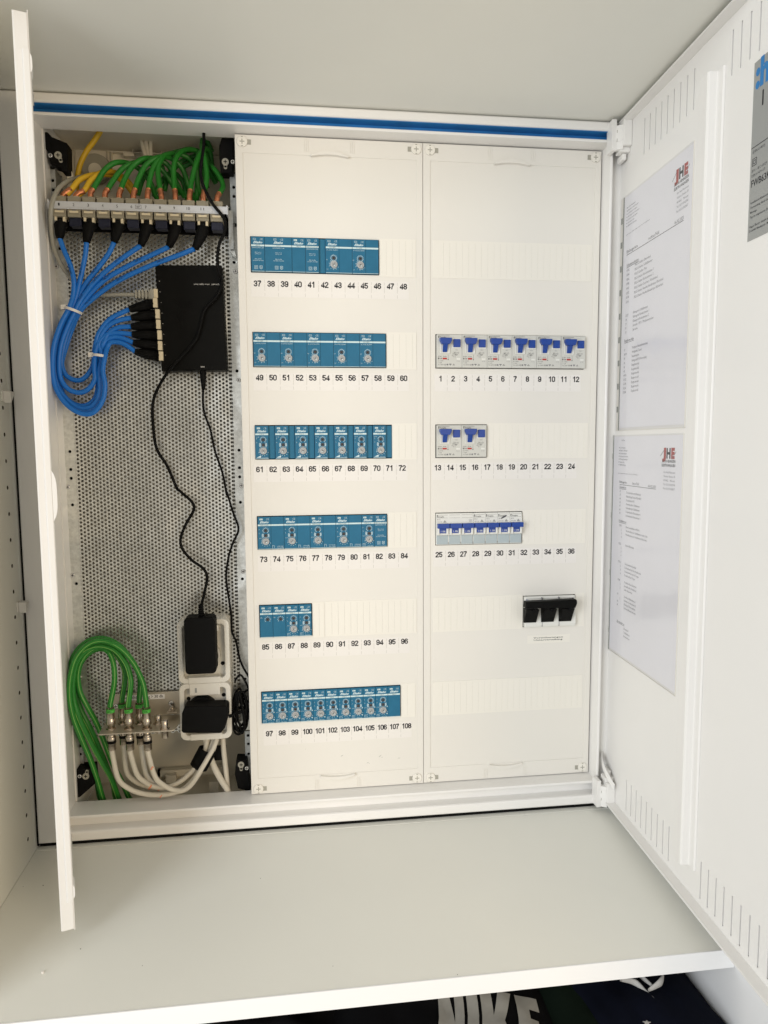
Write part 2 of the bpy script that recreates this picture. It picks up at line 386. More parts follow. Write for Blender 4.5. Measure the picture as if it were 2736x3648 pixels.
# moulded details on the rear plastic
b = MB()
def kb(fn, xa, xb, ya, yb, Y, th, m='interior', mb=None):
    p = fn(xa, ya, Y); q = fn(xb, yb, Y); (mb or b).box(p.x, q.x, Y, Y+th, q.z, p.z, m)
kb(K, 730, 1060, 445, 452, 110, 8); kb(K, 730, 738, 445, 600, 110, 8); kb(K, 810, 880, 450, 472, 106, 10); kb(K,1060,1300,405,412,110,8); kb(K,1055,1063,380,450,110,8)
kb(K, 868, 876, 385, 470, 108, 8); kb(K, 490, 700, 398, 403, 112, 5); kb(K, 490, 497, 400, 600, 112, 5); kb(K, 700, 706, 330, 520, 114,3)
kb(K4, 980, 1400, 1130, 1140, 100, 10); kb(K4, 1030, 1095, 1160, 1200, 90, 12); kb(K4, 1300,1360,1200,1260, 60, 8); kb(K4,980,1000,1130,1250,100,10)
p = K(625, 545, 104); b.disc(p.x, p.z, 19, 104, 112, 'grey_cable', n=24, r2=21); b.disc(p.x, p.z-4, 9, 101, 104, 'interior', n=20)
p = K(672, 484, 112); b.disc(p.x, p.z, 2, 111.5, 112, 'dark')
b.build('rear_moulding', cab, kind='stuff')
b = MB()
p0 = K(440,320,60); b.prism([(K(415,312,40).x, 128), (K(440,312,40).x,128), (K(490,440,40).x, 92), (K(490,560,40).x,68), (K(450,530,40).x,72), (K(435,420,40).x,98)], 38, 41, 'interior')
b.build('moulded_strut', cab, bevel=.5)
# mounting rails, perforated plate
YP = 38
def rail(xa, xb, za, zb, holes, Y, m='galv2', r=2.2):
    mb = MB(); F = lambda a, c, d: (a, Y+d, c); zs = sorted(holes); lo = za
    for i, h in enumerate(zs):
        hi = zb if i == len(zs)-1 else (h+zs[i+1])/2
        holed_cell(mb, xa, xb, lo, hi, r, m, F, 2, cz=h); lo = hi
    mb.box(xa, xb, Y+1.99, Y+2.4, za, zb, 'dark')
    return mb
def zat(fn, x, y, Y=YP): return fn(x, y, Y).z
XL0, XL1 = -262, -248.5; XR0, XR1 = -34, -17.8
def holesz(fn_list): return [zat(f_, x, y) for f_, x, y in fn_list]
lh = holesz([(K,370,1078),(K2,438,1122),(K2,446,1240),(K2,455,1298),(K3,457,182),(K3,488,700),(K4,510,680)])
rh = holesz([(K,1527,800),(K,1540,925),(K,1543,1110),(K,1537,1170),(K2,1556,593),(K2,1578,1113),(K2,1580,1228),(K2,1575,1288),(K3,1586,165),(K3,1590,668),(K3,1607,1325)])
ZT, ZB = 46, -672
rail(XL0, XL1, ZB, ZT, lh, YP, 'galv').build('mounting_rail', cab, label='galvanised rail on the left of the perforated plate')
rail(XR0, XR1, ZB, ZT, rh, YP, 'galv').build('mounting_rail', cab, label='galvanised rail on the right of the perforated plate')
u1 = holesz([(K,345,541),(K,347,636),(K,349,697)]); 
rail(K(327,540,YP).x, K(362,540,YP).x, 50, 112, u1, YP-2).box(K(362,540,YP).x, K(364,540,YP).x, YP-2, YP+25, 50, 112, 'galv2').box(K(385,600,YP+20).x, K(405,600,YP+20).x, YP+20, YP+22, 46, 112, 'galv2').build('upper_rail', cab)
u2 = holesz([(K,1528,585),(K,1531,680),(K,1533,740)])
rail(K(1510,640,YP).x, -18.5, 50, 118, u2, YP-2).build('upper_rail', cab)
l1 = [zat(K4,495,970), zat(K4,497,1022), zat(K4,499,1098)]
rail(K4(480,1000,YP).x, K4(522,1000,YP).x, -738, -673, l1, YP-2).build('lower_rail', cab)
l2 = [zat(K4,1540,905), zat(K4,1540,958), zat(K4,1540,1020)]
rail(K4(1525,960,YP).x, -18.5, -738, -673, l2, YP-2).build('lower_rail', cab)
pl = MB(); pit = 5.5; colp = pit*.8660254; nc = int((XR0-XL1)/colp); HX = [(math.cos(math.radians(a)), math.sin(math.radians(a))) for a in range(0, 360, 60)]
hexr = pit/math.sqrt(3)
x0p = XL1 + colp*.7
for i in range(nc):
    cx = x0p + i*colp
    zc = 31.0 - (pit/2 if i % 2 else 0)
    while zc > ZB+2:
        outer_pts = []
        for k in range(12):
            if k % 2 == 0: a = math.radians(30*k); outer_pts.append((cx+hexr*math.cos(a), zc+hexr*math.sin(a)))
            else: a = math.radians(30*k); rr = hexr*math.cos(math.radians(30)); outer_pts.append((cx+rr*math.cos(a), zc+rr*math.sin(a)))
        vs = [(a, YP, b_) for a, b_ in outer_pts]+[(cx+1.78*math.cos(math.radians(30*k)), YP, zc+1.78*math.sin(math.radians(30*k))) for k in range(12)]
        vs += [(v[0], YP+2.4, v[2]) for v in vs[12:24]]
        pl.add(vs[:24], [(k, (k+1)%12, 12+(k+1)%12, 12+k) for k in range(12)], 'galv'); pl.add(vs[12:], [(k, (k+1)%12, 12+(k+1)%12, 12+k) for k in range(12)], 'hole_shade'); zc -= pit
pl.box(XL1, XR0, YP+.3, YP+1.5, 33.6, ZT, 'galv').box(XL1, x0p-colp*.35, YP+.25, YP+1.4, ZB, 33.6, 'galv').box(x0p+(nc-.6)*colp, XR0, YP+.25, YP+1.4, ZB, 33.6, 'galv')
pl.build('perforated_plate', cab)
def screw(parent, p, r=3, y=None, m='steel', name='screw'):
    mb = MB(); y = p.y; mb.disc(p.x, p.z, r*.8, y-1.8, y-1.3, m, n=14, r2=r).disc(p.x, p.z, r, y-1.3, y, m, n=14)
    mb.box(p.x-r*.6, p.x+r*.6, y-1.95, y-1.6, p.z-.4, p.z+.4, 'dark').box(p.x-.4, p.x+.4, y-1.96, y-1.61, p.z-r*.6, p.z+r*.6, 'dark')
    return mb.build(name, parent)
for fn, x, y in ((K,372,1198),(K2,448,1355),(K3,478,643),(K,1536,860),(K,1547,1230),(K2,1567,653),(K2,1585,1345),(K3,1597,618),(K4,497,548)):
    screw(cab, fn(x, y, YP))
# black corner brackets
def blackbr(poly, Y0, Y1, sc, key, fn, nm='corner_bracket'):
    mb = MB(); mb.prism([(p.x, p.z) for p in [fn(x, y, Y0) for x, y in poly]], Y0, Y1, 'black')
    o = mb.build(nm, cab, bevel=1.2)
    screw(o, fn(*sc, Y0), 3)
    kx, kz, kd = key; a = fn(kx, kz, Y0); mbk = MB(); mbk.disc(a.x, a.z, 4.6, Y0-1.6, Y0-.1, 'grey_cable', n=16)
    dx, dz = kd; mbk.prism([(a.x-3+dx*.2, a.z), (a.x+3+dx*.2, a.z), (a.x+dx+2.2, a.z+dz), (a.x+dx-2.2, a.z+dz)], Y0-1.5, Y0-.1, 'grey_cable')
    mbk.disc(a.x+dx, a.z+dz, 2.3, Y0-1.5, Y0-.1, 'grey_cable', n=14).disc(a.x+dx*.9, a.z+dz*.9, 1.2, Y0-1.8, Y0-1.4, 'dark', n=10)
    mbk.box(a.x-2.4, a.x+2.4, Y0-1.9, Y0-1.5, a.z-.5, a.z+.5, 'dark').box(a.x-.5, a.x+.5, Y0-1.91, Y0-1.51, a.z-2.4, a.z+2.4, 'dark').build('keyhole_washer', o)
blackbr([(240,312),(310,312),(340,345),(440,385),(445,575),(405,575),(400,545),(325,520),(315,440),(255,385)], 22, 44, (333,470), (383,468,(3,-7)), K)
blackbr([(1455,350),(1535,352),(1530,585),(1450,580),(1440,480),(1440,400)], 22, 44, (1528,512), (1480,512,(0,-7)), K)
blackbr([(478,1115),(580,1110),(590,1210),(495,1295),(430,1300),(430,1240)], 20, 42, (497,1160), (535,1160,(2,7)), K4)
blackbr([(1470,1060),(1535,1060),(1560,1260),(1480,1240),(1460,1150)], 22, 44, (1535,1110), (1500,1088,(0,-7)), K4)
# dark cable hollow at both ends of the bay

# ---------------------------------------------------------------- cover panels
LETTER = dict(off=.018, res=2)
def cover(xa, xb, aps, lab, num0, rows_x, blanks, extra=None):
    mb = MB(); za, zb = -753.2+.8, 153.2-.8
    zc = zb
    for (ax0, ax1, az0, az1) in aps:      # from the top down
        mb.box(xa, xb, 0, 2.5, az1, zc, 'cover')
        mb.box(xa, ax0, 0, 2.5, az0, az1, 'cover'); mb.box(ax1, xb, 0, 2.5, az0, az1, 'cover'); zc = az0
    mb.box(xa, xb, 0, 2.5, za, zc, 'cover')
    # sides folded back
    mb.box(xa, xa+1.5, 2.5, 16, za, zb, 'cover'); mb.box(xb-1.5, xb, 2.5, 16, za, zb, 'cover')
    co = mb.build('cover_panel', cab, label=lab)
    # raised border and fine step lines
    r = MB(); i0, i1, j0, j1 = xa+10, xb-8.5, -729.5, 129.5
    r.ring(rect(xa+.2, xb-.2, za+.2, zb-.2), rect(i0, i1, j0, j1), -.9, -.02, 'cover'); r.build('border', co, bevel=.6)
    for (gx, gz, up) in ((xa+124, 132, 1), (xa+124, -734, -1)):
        gm = MB(); n = 12; poly = []
        for k in range(n+1):
            t = -1+2*k/n; poly.append((gx+25*t, gz-up*3+up*(6*(1-t*t))))
        poly += [(gx+25-50*k_/10, gz-up*4.6+up*2.6*(1-(1-2*k_/10)**2)) for k_ in range(11)]
        if up < 0: poly = poly[::-1]
        gm.prism(poly, -5.5, -.5, 'cover');
        for gg in (-33, -30.5, -28, 28, 30.5, 33): gm.box(gx+gg-.4, gx+gg+.4, -1.5, -.8, *((gz+2, zb-2) if up > 0 else (za+2, gz-2)), 'cover') 
        gm.build('finger_grip', co, bevel=.8)
    for (sx, sz, d) in ((xa+9.5, 143.2, 1), (xb-9, 143.5, -1), (xa+10.2, -744.2, 1), (xb-9.6, -743.5, -1)):
        q = MB(); q.disc(sx, sz, 6.6, -2.3, -1.7, 'blank', n=28, r2=7.1).disc(sx, sz, 7.1, -1.7, -.8, 'blank', n=28)
        q.box(sx-3.2, sx+3.2, -2.45, -2.2, sz-.55, sz+.55, 'grey_cable').box(sx-.55, sx+.55, -2.46, -2.21, sz-3.2, sz+3.2, 'grey_cable')
        q.box(sx-1.3, sx+1.3, -2.44, -2.2, sz+5.2, sz+6.2, 'grey_cable').box(sx-1.3, sx+1.3, -2.44, -2.2, sz-6.2, sz-5.2, 'grey_cable')
        q.build('turn_screw', co)
        a, b_ = (sx+6.5, sx+11.5) if d > 0 else (sx-11.5, sx-6.5)
        MB().box(a, b_, -1.25, -.88, sz-3.4, sz+3.0, 'grey_cable').build('screw_slot', co)
    for (bx0, bx1, zc_) in blanks:
        q = MB(); z0_, z1_ = zc_-25.3, zc_+25.2
        q.box(bx0, bx1, -.55, -.02, z0_, z1_, 'blank')
        x = bx0 + 3; first = True
        g0 = bx0+ (15.2 if bx1-bx0 > 200 else 9)
        while g0 < bx1-4:
            q.box(g0-.5, g0, -.85, -.5, z0_+2.5, z1_-2.5, 'blank').box(g0, g0+.12, -.62, -.5, z0_+2.5, z1_-2.5, 'gasket_and_groove_shade'); g0 += 9  # thin grey line puts shade into each groove
        q.build('blanking_strip', co, bevel=.2)
    # number strips
    for r_, (x0_, zb_, n0, n1) in enumerate(rows_x):
        q = MB(); q.box(x0_, x0_+18*12-2, -.25, -.02, zb_-13.5, zb_+10.5, 'strip'); 
        for k in range(12):
            s_ = str(n0+k); cx = x0_+9+k*18-.6
            digits(q, s_, cx, zb_, 7.9, 'ink', -.32, .98 if len(s_) < 3 else .9)
            if k < 11:
                for (a, b_) in ((zb_-12.5, zb_-8), (zb_-5.5, zb_+3.5), (zb_+5, zb_+9)):
                    q.box(x0_+18*(k+1)-.15, x0_+18*(k+1)+.1, -.33, -.25, a, b_, 'grey_cable')
        q.build('number_strip', co, label='paper strip printed %d to %d' % (n0, n0+11))
    return co
RZ = [-125*k for k in range(6)]
H = 23.6
apsA = [(-1.2, w_, RZ[k]-H, RZ[k]+H) for k, w_ in enumerate((171.8, 180.8, 188.3, 180.8, 72.8, 198.8))]
blA = [(172.5, 222.3, RZ[0]), (181.5, 223, RZ[1]), (189, 223.5, RZ[2]), (181.5, 222.6, RZ[3]), (73.5, 89.8, RZ[4]-.6), (91.5, 222.6, RZ[4]), (199.5, 220.5, RZ[5])]
rowsA = [(-1.2, -41.8, 37, 0), (-1.3, -166.3, 49, 0), (-3.8, -291, 61, 0), (-1.4, -416.1, 73, 0), (-1.6, -541, 85, 0), (.9, -667.6, 97, 0)]
cover(-18, 232.2, apsA, 'middle cover panel with six rows of openings', 37, rowsA, blA)
apsB = [(250.0, 467.5, RZ[1]-H, RZ[1]+H), (250, 324.8, RZ[2]-H, RZ[2]+H), (250, 378.5, RZ[3]-H, RZ[3]+H), (381, 461, RZ[4]-H, RZ[4]+H)]
blB = [(245.8, 475.4, RZ[0]), (325.5, 475.2, RZ[2]), (379.2, 474.5, RZ[3]), (246, 380.4, RZ[4]), (461.6, 475, RZ[4]), (245.3, 474.8, RZ[5])]
rowsB = [(249.0, -166.5, 1, 0), (245.0, -291.2, 13, 0), (247, -415.9, 25, 0)]
coB = cover(232.7, 486.6, apsB, 'right cover panel with breakers', 1, rowsB, blB)
q = MB(); 
for x_, z_, l_, a_ in ((112.5,-703,5,.5),(150,-716,4,.35),(152,-717.5,2.5,-.2),(168,-707,6,.7),(171,-709,3,.2),(196,-712,5,.1),(60,-690,2,1.2)):
    dx, dz = l_/2*math.cos(a_), l_/2*math.sin(a_); q.add([(x_-dx,-.06,z_-dz),(x_,-.06,z_-dz*.2-.25),(x_+dx,-.06,z_+dz),(x_,-.06,z_+.25)], [(0,1,2,3)], 'gasket_and_groove_shade')
q.build('scuff_marks', cab, kind='stuff')
q = MB(); q.box(388.6, 453.5, -.25, -.02, -548.5, -536.5, 'blank'); q.text('Vorsicherungen', 420.3, -541.2, 2.0, 'ink', y=-.3, width=45.5, off=.02); q.text('Unterverteilung', 420.3, -544.6, 2.0, 'ink', y=-.3, width=44.5, off=.02)
q.build('sticker', coB, label='small sticker reading Vorsicherungen Unterverteilung')
MB().box(-17, 487, 16, 18, -752, 152, 'dark').build('opening_shade', cab)  # black sheet behind the covers puts shade into the gaps round the openings


ONES = 'zero one two three four five six seven eight nine ten eleven twelve thirteen fourteen fifteen sixteen seventeen eighteen nineteen'.split()
TENS = 'x x twenty thirty forty fifty sixty seventy eighty ninety'.split()
ORD = 'first second third fourth fifth sixth seventh eighth ninth tenth'.split()
# ================================================================== RELAY MODULES (blue)
RD = random.Random(4)
def dial(parent, x, z, big, y=-3, ang=0.8):
    mb = MB(); ang += RD.uniform(-.45, .45)
    if big:
        mb.disc(x, z, 4.4, y-1.7, y-1.2, 'knob_rim', n=24, r2=4.9).disc(x, z, 4.9, y-1.2, y, 'knob_rim', n=24)
        mb.disc(x, z, 3.3, y-2.1, y-1.7, 'knob', n=20)
        d = Vector((math.cos(ang), 0, math.sin(ang))); n_ = Vector((-d.z, 0, d.x)); c = Vector((x, y-2.2, z))
        mb.add([c-d*2.4+n_*.8, c+d*2.9, c-d*2.4-n_*.8], [(0,1,2)], 'band')
        mb.disc(x, z, .9, y-2.35, y-2.2, 'dial', n=8)
        return mb.build('dial_knob', parent)
    mb.disc(x, z, 2.0, y-1.1, y-.8, 'dial', n=16, r2=2.3).disc(x, z, 2.3, y-.8, y, 'dial', n=16)
    for a in (ang, ang+math.pi/2):
        d = Vector((math.cos(a), 0, math.sin(a)))*1.5; n_ = Vector((-d.z, 0, d.x))*.2; c = Vector((x, y-1.2, z))
        mb.add([c-d-n_, c+d-n_, c+d+n_, c-d+n_], [(0,1,2,3)], 'ink')
    return mb.build('adjust_screw', parent)
def ticks(mb, x, z, r0, r1, a0, a1, n, y, arc=False, m='cyan_print', w_=.28):
    for k in range(n):
        a = math.radians(a0+(a1-a0)*k/(n-1)); d = Vector((math.cos(a), 0, math.sin(a))); n_ = Vector((-d.z, 0, d.x))*w_; c = Vector((x, y, z))
        mb.add([c+d*r0-n_, c+d*r1-n_, c+d*r1+n_, c+d*r0+n_], [(0,1,2,3)], m)
def relay(x, zc, model, wmod, kind, label, recess=0.0, lab2=None):
    t = thing('relay_module', label, 'relay module', (x+9, 0, zc), group='blue relay modules in the middle field')
    z0 = zc-22.5; W_ = 18*wmod-.35; y = -3
    if kind == 'dim': W_ = 17.7
    hb = MB(); fw = W_
    hb.box(x, x+fw, y, 30, z0, z0+45, 'relay')
    hb.box(x+.1, x+fw-.1, y-.35, y+.3, z0-.1, z0+.55, 'band')      # light lower lip
    o = hb.build('housing', t, bevel=.45)
    if recess: MB().box(x+fw+.05, x+fw+18*recess, y+3.2, 30, z0+.3, z0+44.7, 'relay_side').build('side_housing', t)
    if wmod == 2 and kind != 'psu2': MB().box(x+17.85, x+18.1, y-.12, y+.2, z0, z0+44.9, 'dark').build('joint_line', t)
    pr = MB(); yy = y-.12; cx = x+9 if kind != 'psu2' else x+18
    # icons and CE mark
    if kind in ('psu', 'psu2', 'plain2', 'fts'): pr.ring(rect(cx-6.3, cx-2.6, z0+40.6, z0+42.8), rect(cx-6, cx-2.9, z0+40.9, z0+42.5), yy, yy+.05, 'cyan_print').text('~', cx-4.4, z0+40.9, 1.6, 'cyan_print', y=yy)
    else: pr.box(cx-6.5, cx-2.2, yy, yy+.05, z0+40.5, z0+42.7, 'band').text('Bus', cx-4.3, z0+40.9, 1.3, 'dark_print', y=yy-.06)
    pr.text('CE', cx+4.4, z0+40.5, 2.4, 'cyan_print', y=yy, sx=1.05, off=-.01)
    pr.text('Eltako', cx-.2, z0+36.3, 2.9, 'cyan_print', y=yy, width=12.4, shear=.5, off=.028, res=2)
    bz = z0+32.4
    pr.box(x+.15, x+W_-.15, yy, yy+.05, bz, bz+2.2, 'band')
    pr.text(model, cx, bz+.45, 1.35, 'dark_print', y=yy-.08, width=min(1.15*len(model), 16.2))
    if kind in ('psu', 'psu2'):
        pr.text('230V/12VDC-1A' if kind == 'psu' else '230V/24VDC-1A', cx, z0+29.9, 1.5, 'cyan_print', y=yy, width=15.5)
        pr.text('SEC (+/-)', cx, z0+24, 1.2, 'cyan_print', y=yy, width=8.5).text('12V DC / 1A', cx, z0+22, 1.2, 'cyan_print', y=yy, width=8)
        pr.text('PRI (L/N)', cx, z0+15.5, 1.2, 'cyan_print', y=yy, width=8.5).text('207-253V / 50-60Hz', cx, z0+13.5, 1.2, 'cyan_print', y=yy, width=14)
        for d in (0, 1.1): pr.ring(rect(cx-5.0+d, cx-.6-d, z0+3+d, z0+7.4-d), rect(cx-4.7+d, cx-.9-d, z0+3.3+d, z0+7.1-d), yy, yy+.05, 'cyan_print')
        pr.ring([(cx+5.4,z0+7.4),(cx+1.8,z0+7.4),(cx+1.8,z0+4),(cx+3.6,z0+2.7),(cx+5.4,z0+4)], [(cx+5,z0+7),(cx+2.2,z0+7),(cx+2.2,z0+4.2),(cx+3.6,z0+3.2),(cx+5,z0+4.2)], yy, yy+.05, 'cyan_print'); pr.text('B', cx+3.6, z0+4.3, 2, 'cyan_print', y=yy)
    dx = x+10.6
    if kind == 'fts':
        pr.text('S1..S10-E, 8-230V=', cx, z0+29.6, 1.3, 'cyan_print', y=yy, width=15.5)
        dial(t, dx, z0+19.7, False, y); dial(t, dx+.3, z0+11.2, True, y, 2.4)
        ticks(pr, dx, z0+19.7, 3.1, 4.6, -60, 240, 13, yy); ticks(pr, dx+.3, z0+11.2, 6.2, 7.0, 100, 330, 8, yy); pr.text('RT', x+1.6, z0+16.8, 1.2, 'cyan_print', y=yy).text('UT', x+2.2, z0+4.2, 1.2, 'cyan_print', y=yy)
        ring_arc(pr, dx+.3, z0+11.2, 5.3, 60, 200, yy); ring_arc(pr, dx+.3, z0+11.2, 5.3, 250, 320, yy)
    if kind in ('dim', 'sw', 'led', 'hk', 'fsb'):
        dial(t, dx, z0+26, False, y); dial(t, dx, z0+19, False, y); dial(t, dx+.1, z0+10.8, True, y, {'dim': 1.2, 'led': 2.3, 'sw': 2.3, 'hk': 2.6, 'fsb': 2.1}[kind])
        ticks(pr, dx, z0+26, 3.0, 4.5, -50, 230, 11 if kind != 'fsb' else 13, yy); ticks(pr, dx, z0+19, 3.0, 5.2, -25, 25, 4, yy, w_=.35); ticks(pr, dx, z0+19, 3.0, 5.6, 155, 205, 4, yy, w_=.35)
        ring_arc(pr, dx+.1, z0+10.8, 5.5, 40, 210, yy); ticks(pr, dx+.1, z0+10.8, 6.1, 7.1, 200, 340, 6, yy)
        pr.text('AUTO' if kind != 'dim' else 'L,R,C,LED', x+3.4, z0+ (14.8 if kind != 'dim' else 29.2), 1.1, 'cyan_print', y=yy, width=4.2).text('%', x+2, z0+21.5, 1.4, 'cyan_print', y=yy).text('P', x+2, z0+26.5, 1.4, 'cyan_print', y=yy)
        if kind == 'dim': pr.add([(x+1.2, yy, z0+1.6), (x+7.4, yy, z0+1.6), (x+7.4, yy, z0+4.6)], [(0,1,2)], 'cyan_print').text('1,5A 230V50Hz', x+12.8, z0+1.0, 1.0, 'cyan_print', y=yy, width=8)
        if kind in ('hk', 'fsb', 'sw'):
            pr.box(x+1.6, x+1.9, yy, yy+.05, z0+1.5, z0+5, 'cyan_print').box(x+1.6, x+5.6, yy, yy+.05, z0+4.6, z0+4.9, 'cyan_print').box(x+5.3, x+5.6, yy, yy+.05, z0+1.5, z0+3.6, 'cyan_print').box(x+3.4, x+3.7, yy, yy+.05, z0+1.5, z0+4, 'cyan_print').text('4(4)A 250V~', x+12.4, z0+.9, 1.0, 'cyan_print', y=yy, width=8)
        if kind == 'fsb': pr.add([(x+15.8, yy, z0+15.2), (x+17.4, yy, z0+15.2), (x+16.6, yy, z0+17.4)], [(0,1,2)], 'cyan_print').add([(x+15.8, yy, z0+6), (x+17.4, yy, z0+6), (x+16.6, yy, z0+3.8)], [(0,1,2)], 'cyan_print')
        if kind == 'led': pr.text('250V/LED', x+30.5, z0+3.2, 1.1, 'cyan_print', y=yy, width=9).text('max. 200W', x+30.5, z0+1.2, 1.1, 'cyan_print', y=yy, width=9).box(x+19.5, x+19.8, yy, yy+.05, z0+1.4, z0+5.6, 'cyan_print').box(x+19.5, x+22.5, yy, yy+.05, z0+4.6, z0+4.9, 'cyan_print').box(x+22.2, x+22.5, yy, yy+.05, z0+1.4, z0+4.9, 'cyan_print')
    if kind == 'bus1':
        dial(t, dx, z0+25.6, False, y); ticks(pr, dx, z0+25.6, 3.1, 4.5, -40, 220, 9, yy); pr.text('BA', x+2.2, z0+27.5, 1.3, 'cyan_print', y=yy)
    pr.build('front_print', t)
    return t
def ring_arc(mb, x, z, r, a0, a1, y, m='cyan_print', w_=.35):
    n = 12
    for k in range(n):
        p = [math.radians(a0+(a1-a0)*j/n) for j in (k, k+1)]
        mb.add([(x+rr*math.cos(a), y, z+rr*math.sin(a)) for a, rr in ((p[0], r), (p[1], r), (p[1], r+w_), (p[0], r+w_))], [(0,1,2,3)], m)
def put(x, zc, model, wmod, kind, label, recess=0.0):
    return relay(x, zc, model, wmod, kind, label, recess)   # each has its own dial settings
put(0, RZ[0], 'SNT12', 1, 'psu', 'narrow blue power supply module above the number 37, leftmost of the top row')
put(18, RZ[0], 'SNT12', 2, 'psu2', 'double-width blue power supply module above the numbers 38 and 39')
put(54, RZ[0], 'FBA14', 1, 'plain', 'narrow plain blue module without dials above the number 40')
put(72, RZ[0], 'FSNT14-12V/12W', 1, 'psu', 'narrow blue power supply module above the number 41', .5)
for i, n in ((0, '43 and 44'), (1, '45 and 46')): put(99+36*i, RZ[0], 'FTS14EM', 2, 'fts', ('left' if i == 0 else 'right')+' of the two wide two-dial modules in the top row')
for i in range(5): put(36*i, RZ[1], 'FTS14EM', 2, 'fts', '%s wide two-dial blue module from the left in the second row, above number %d' % (ORD[i], 49+2*i))
for i in range(7): put(27*i-.6, RZ[2], 'FUD14', 1, 'dim', '%s blue dimmer module in the row of seven numbered 61 to 72' % ('first second third fourth fifth sixth last'.split()[i]), .48)
for i in range(4): put(36*i, RZ[3], 'F4SR14-LED', 2, 'led', '%s wide three-dial blue module from the left in the fourth row, above number %d' % (ORD[i], 73+2*i))
put(144, RZ[3], 'FSR14-2x', 1, 'sw', 'narrow blue module with three dials above the number 81')
put(162, RZ[3], 'FSNT14-12V/12W', 1, 'psu', 'narrow blue power supply module without dials above the number 82')
put(0, RZ[4], 'FWG14MS', 1, 'bus1', 'leftmost blue module with a single small dial in the fifth row, above number 85')
put(18, RZ[4], 'FGM14', 1, 'bus1', 'second blue module with a single small dial in the fifth row, above number 86')
put(36, RZ[4], 'F4HK14', 1, 'hk', 'three-dial blue module third from the left in the fifth row, above number 87')
put(54, RZ[4], 'F4HK14', 1, 'hk', 'narrow blue module with three dials, rightmost of the short fifth row, above number 88')
for i in range(10): put(18*i, RZ[5], 'FSB14', 1, 'fsb', '%s three-dial blue module from the left in the bottom row, above number %d' % (ORD[i], 97+i))
put(180, RZ[5], 'FBA14', 1, 'plain', 'plain blue module without dials, rightmost of the bottom row, above number 107')

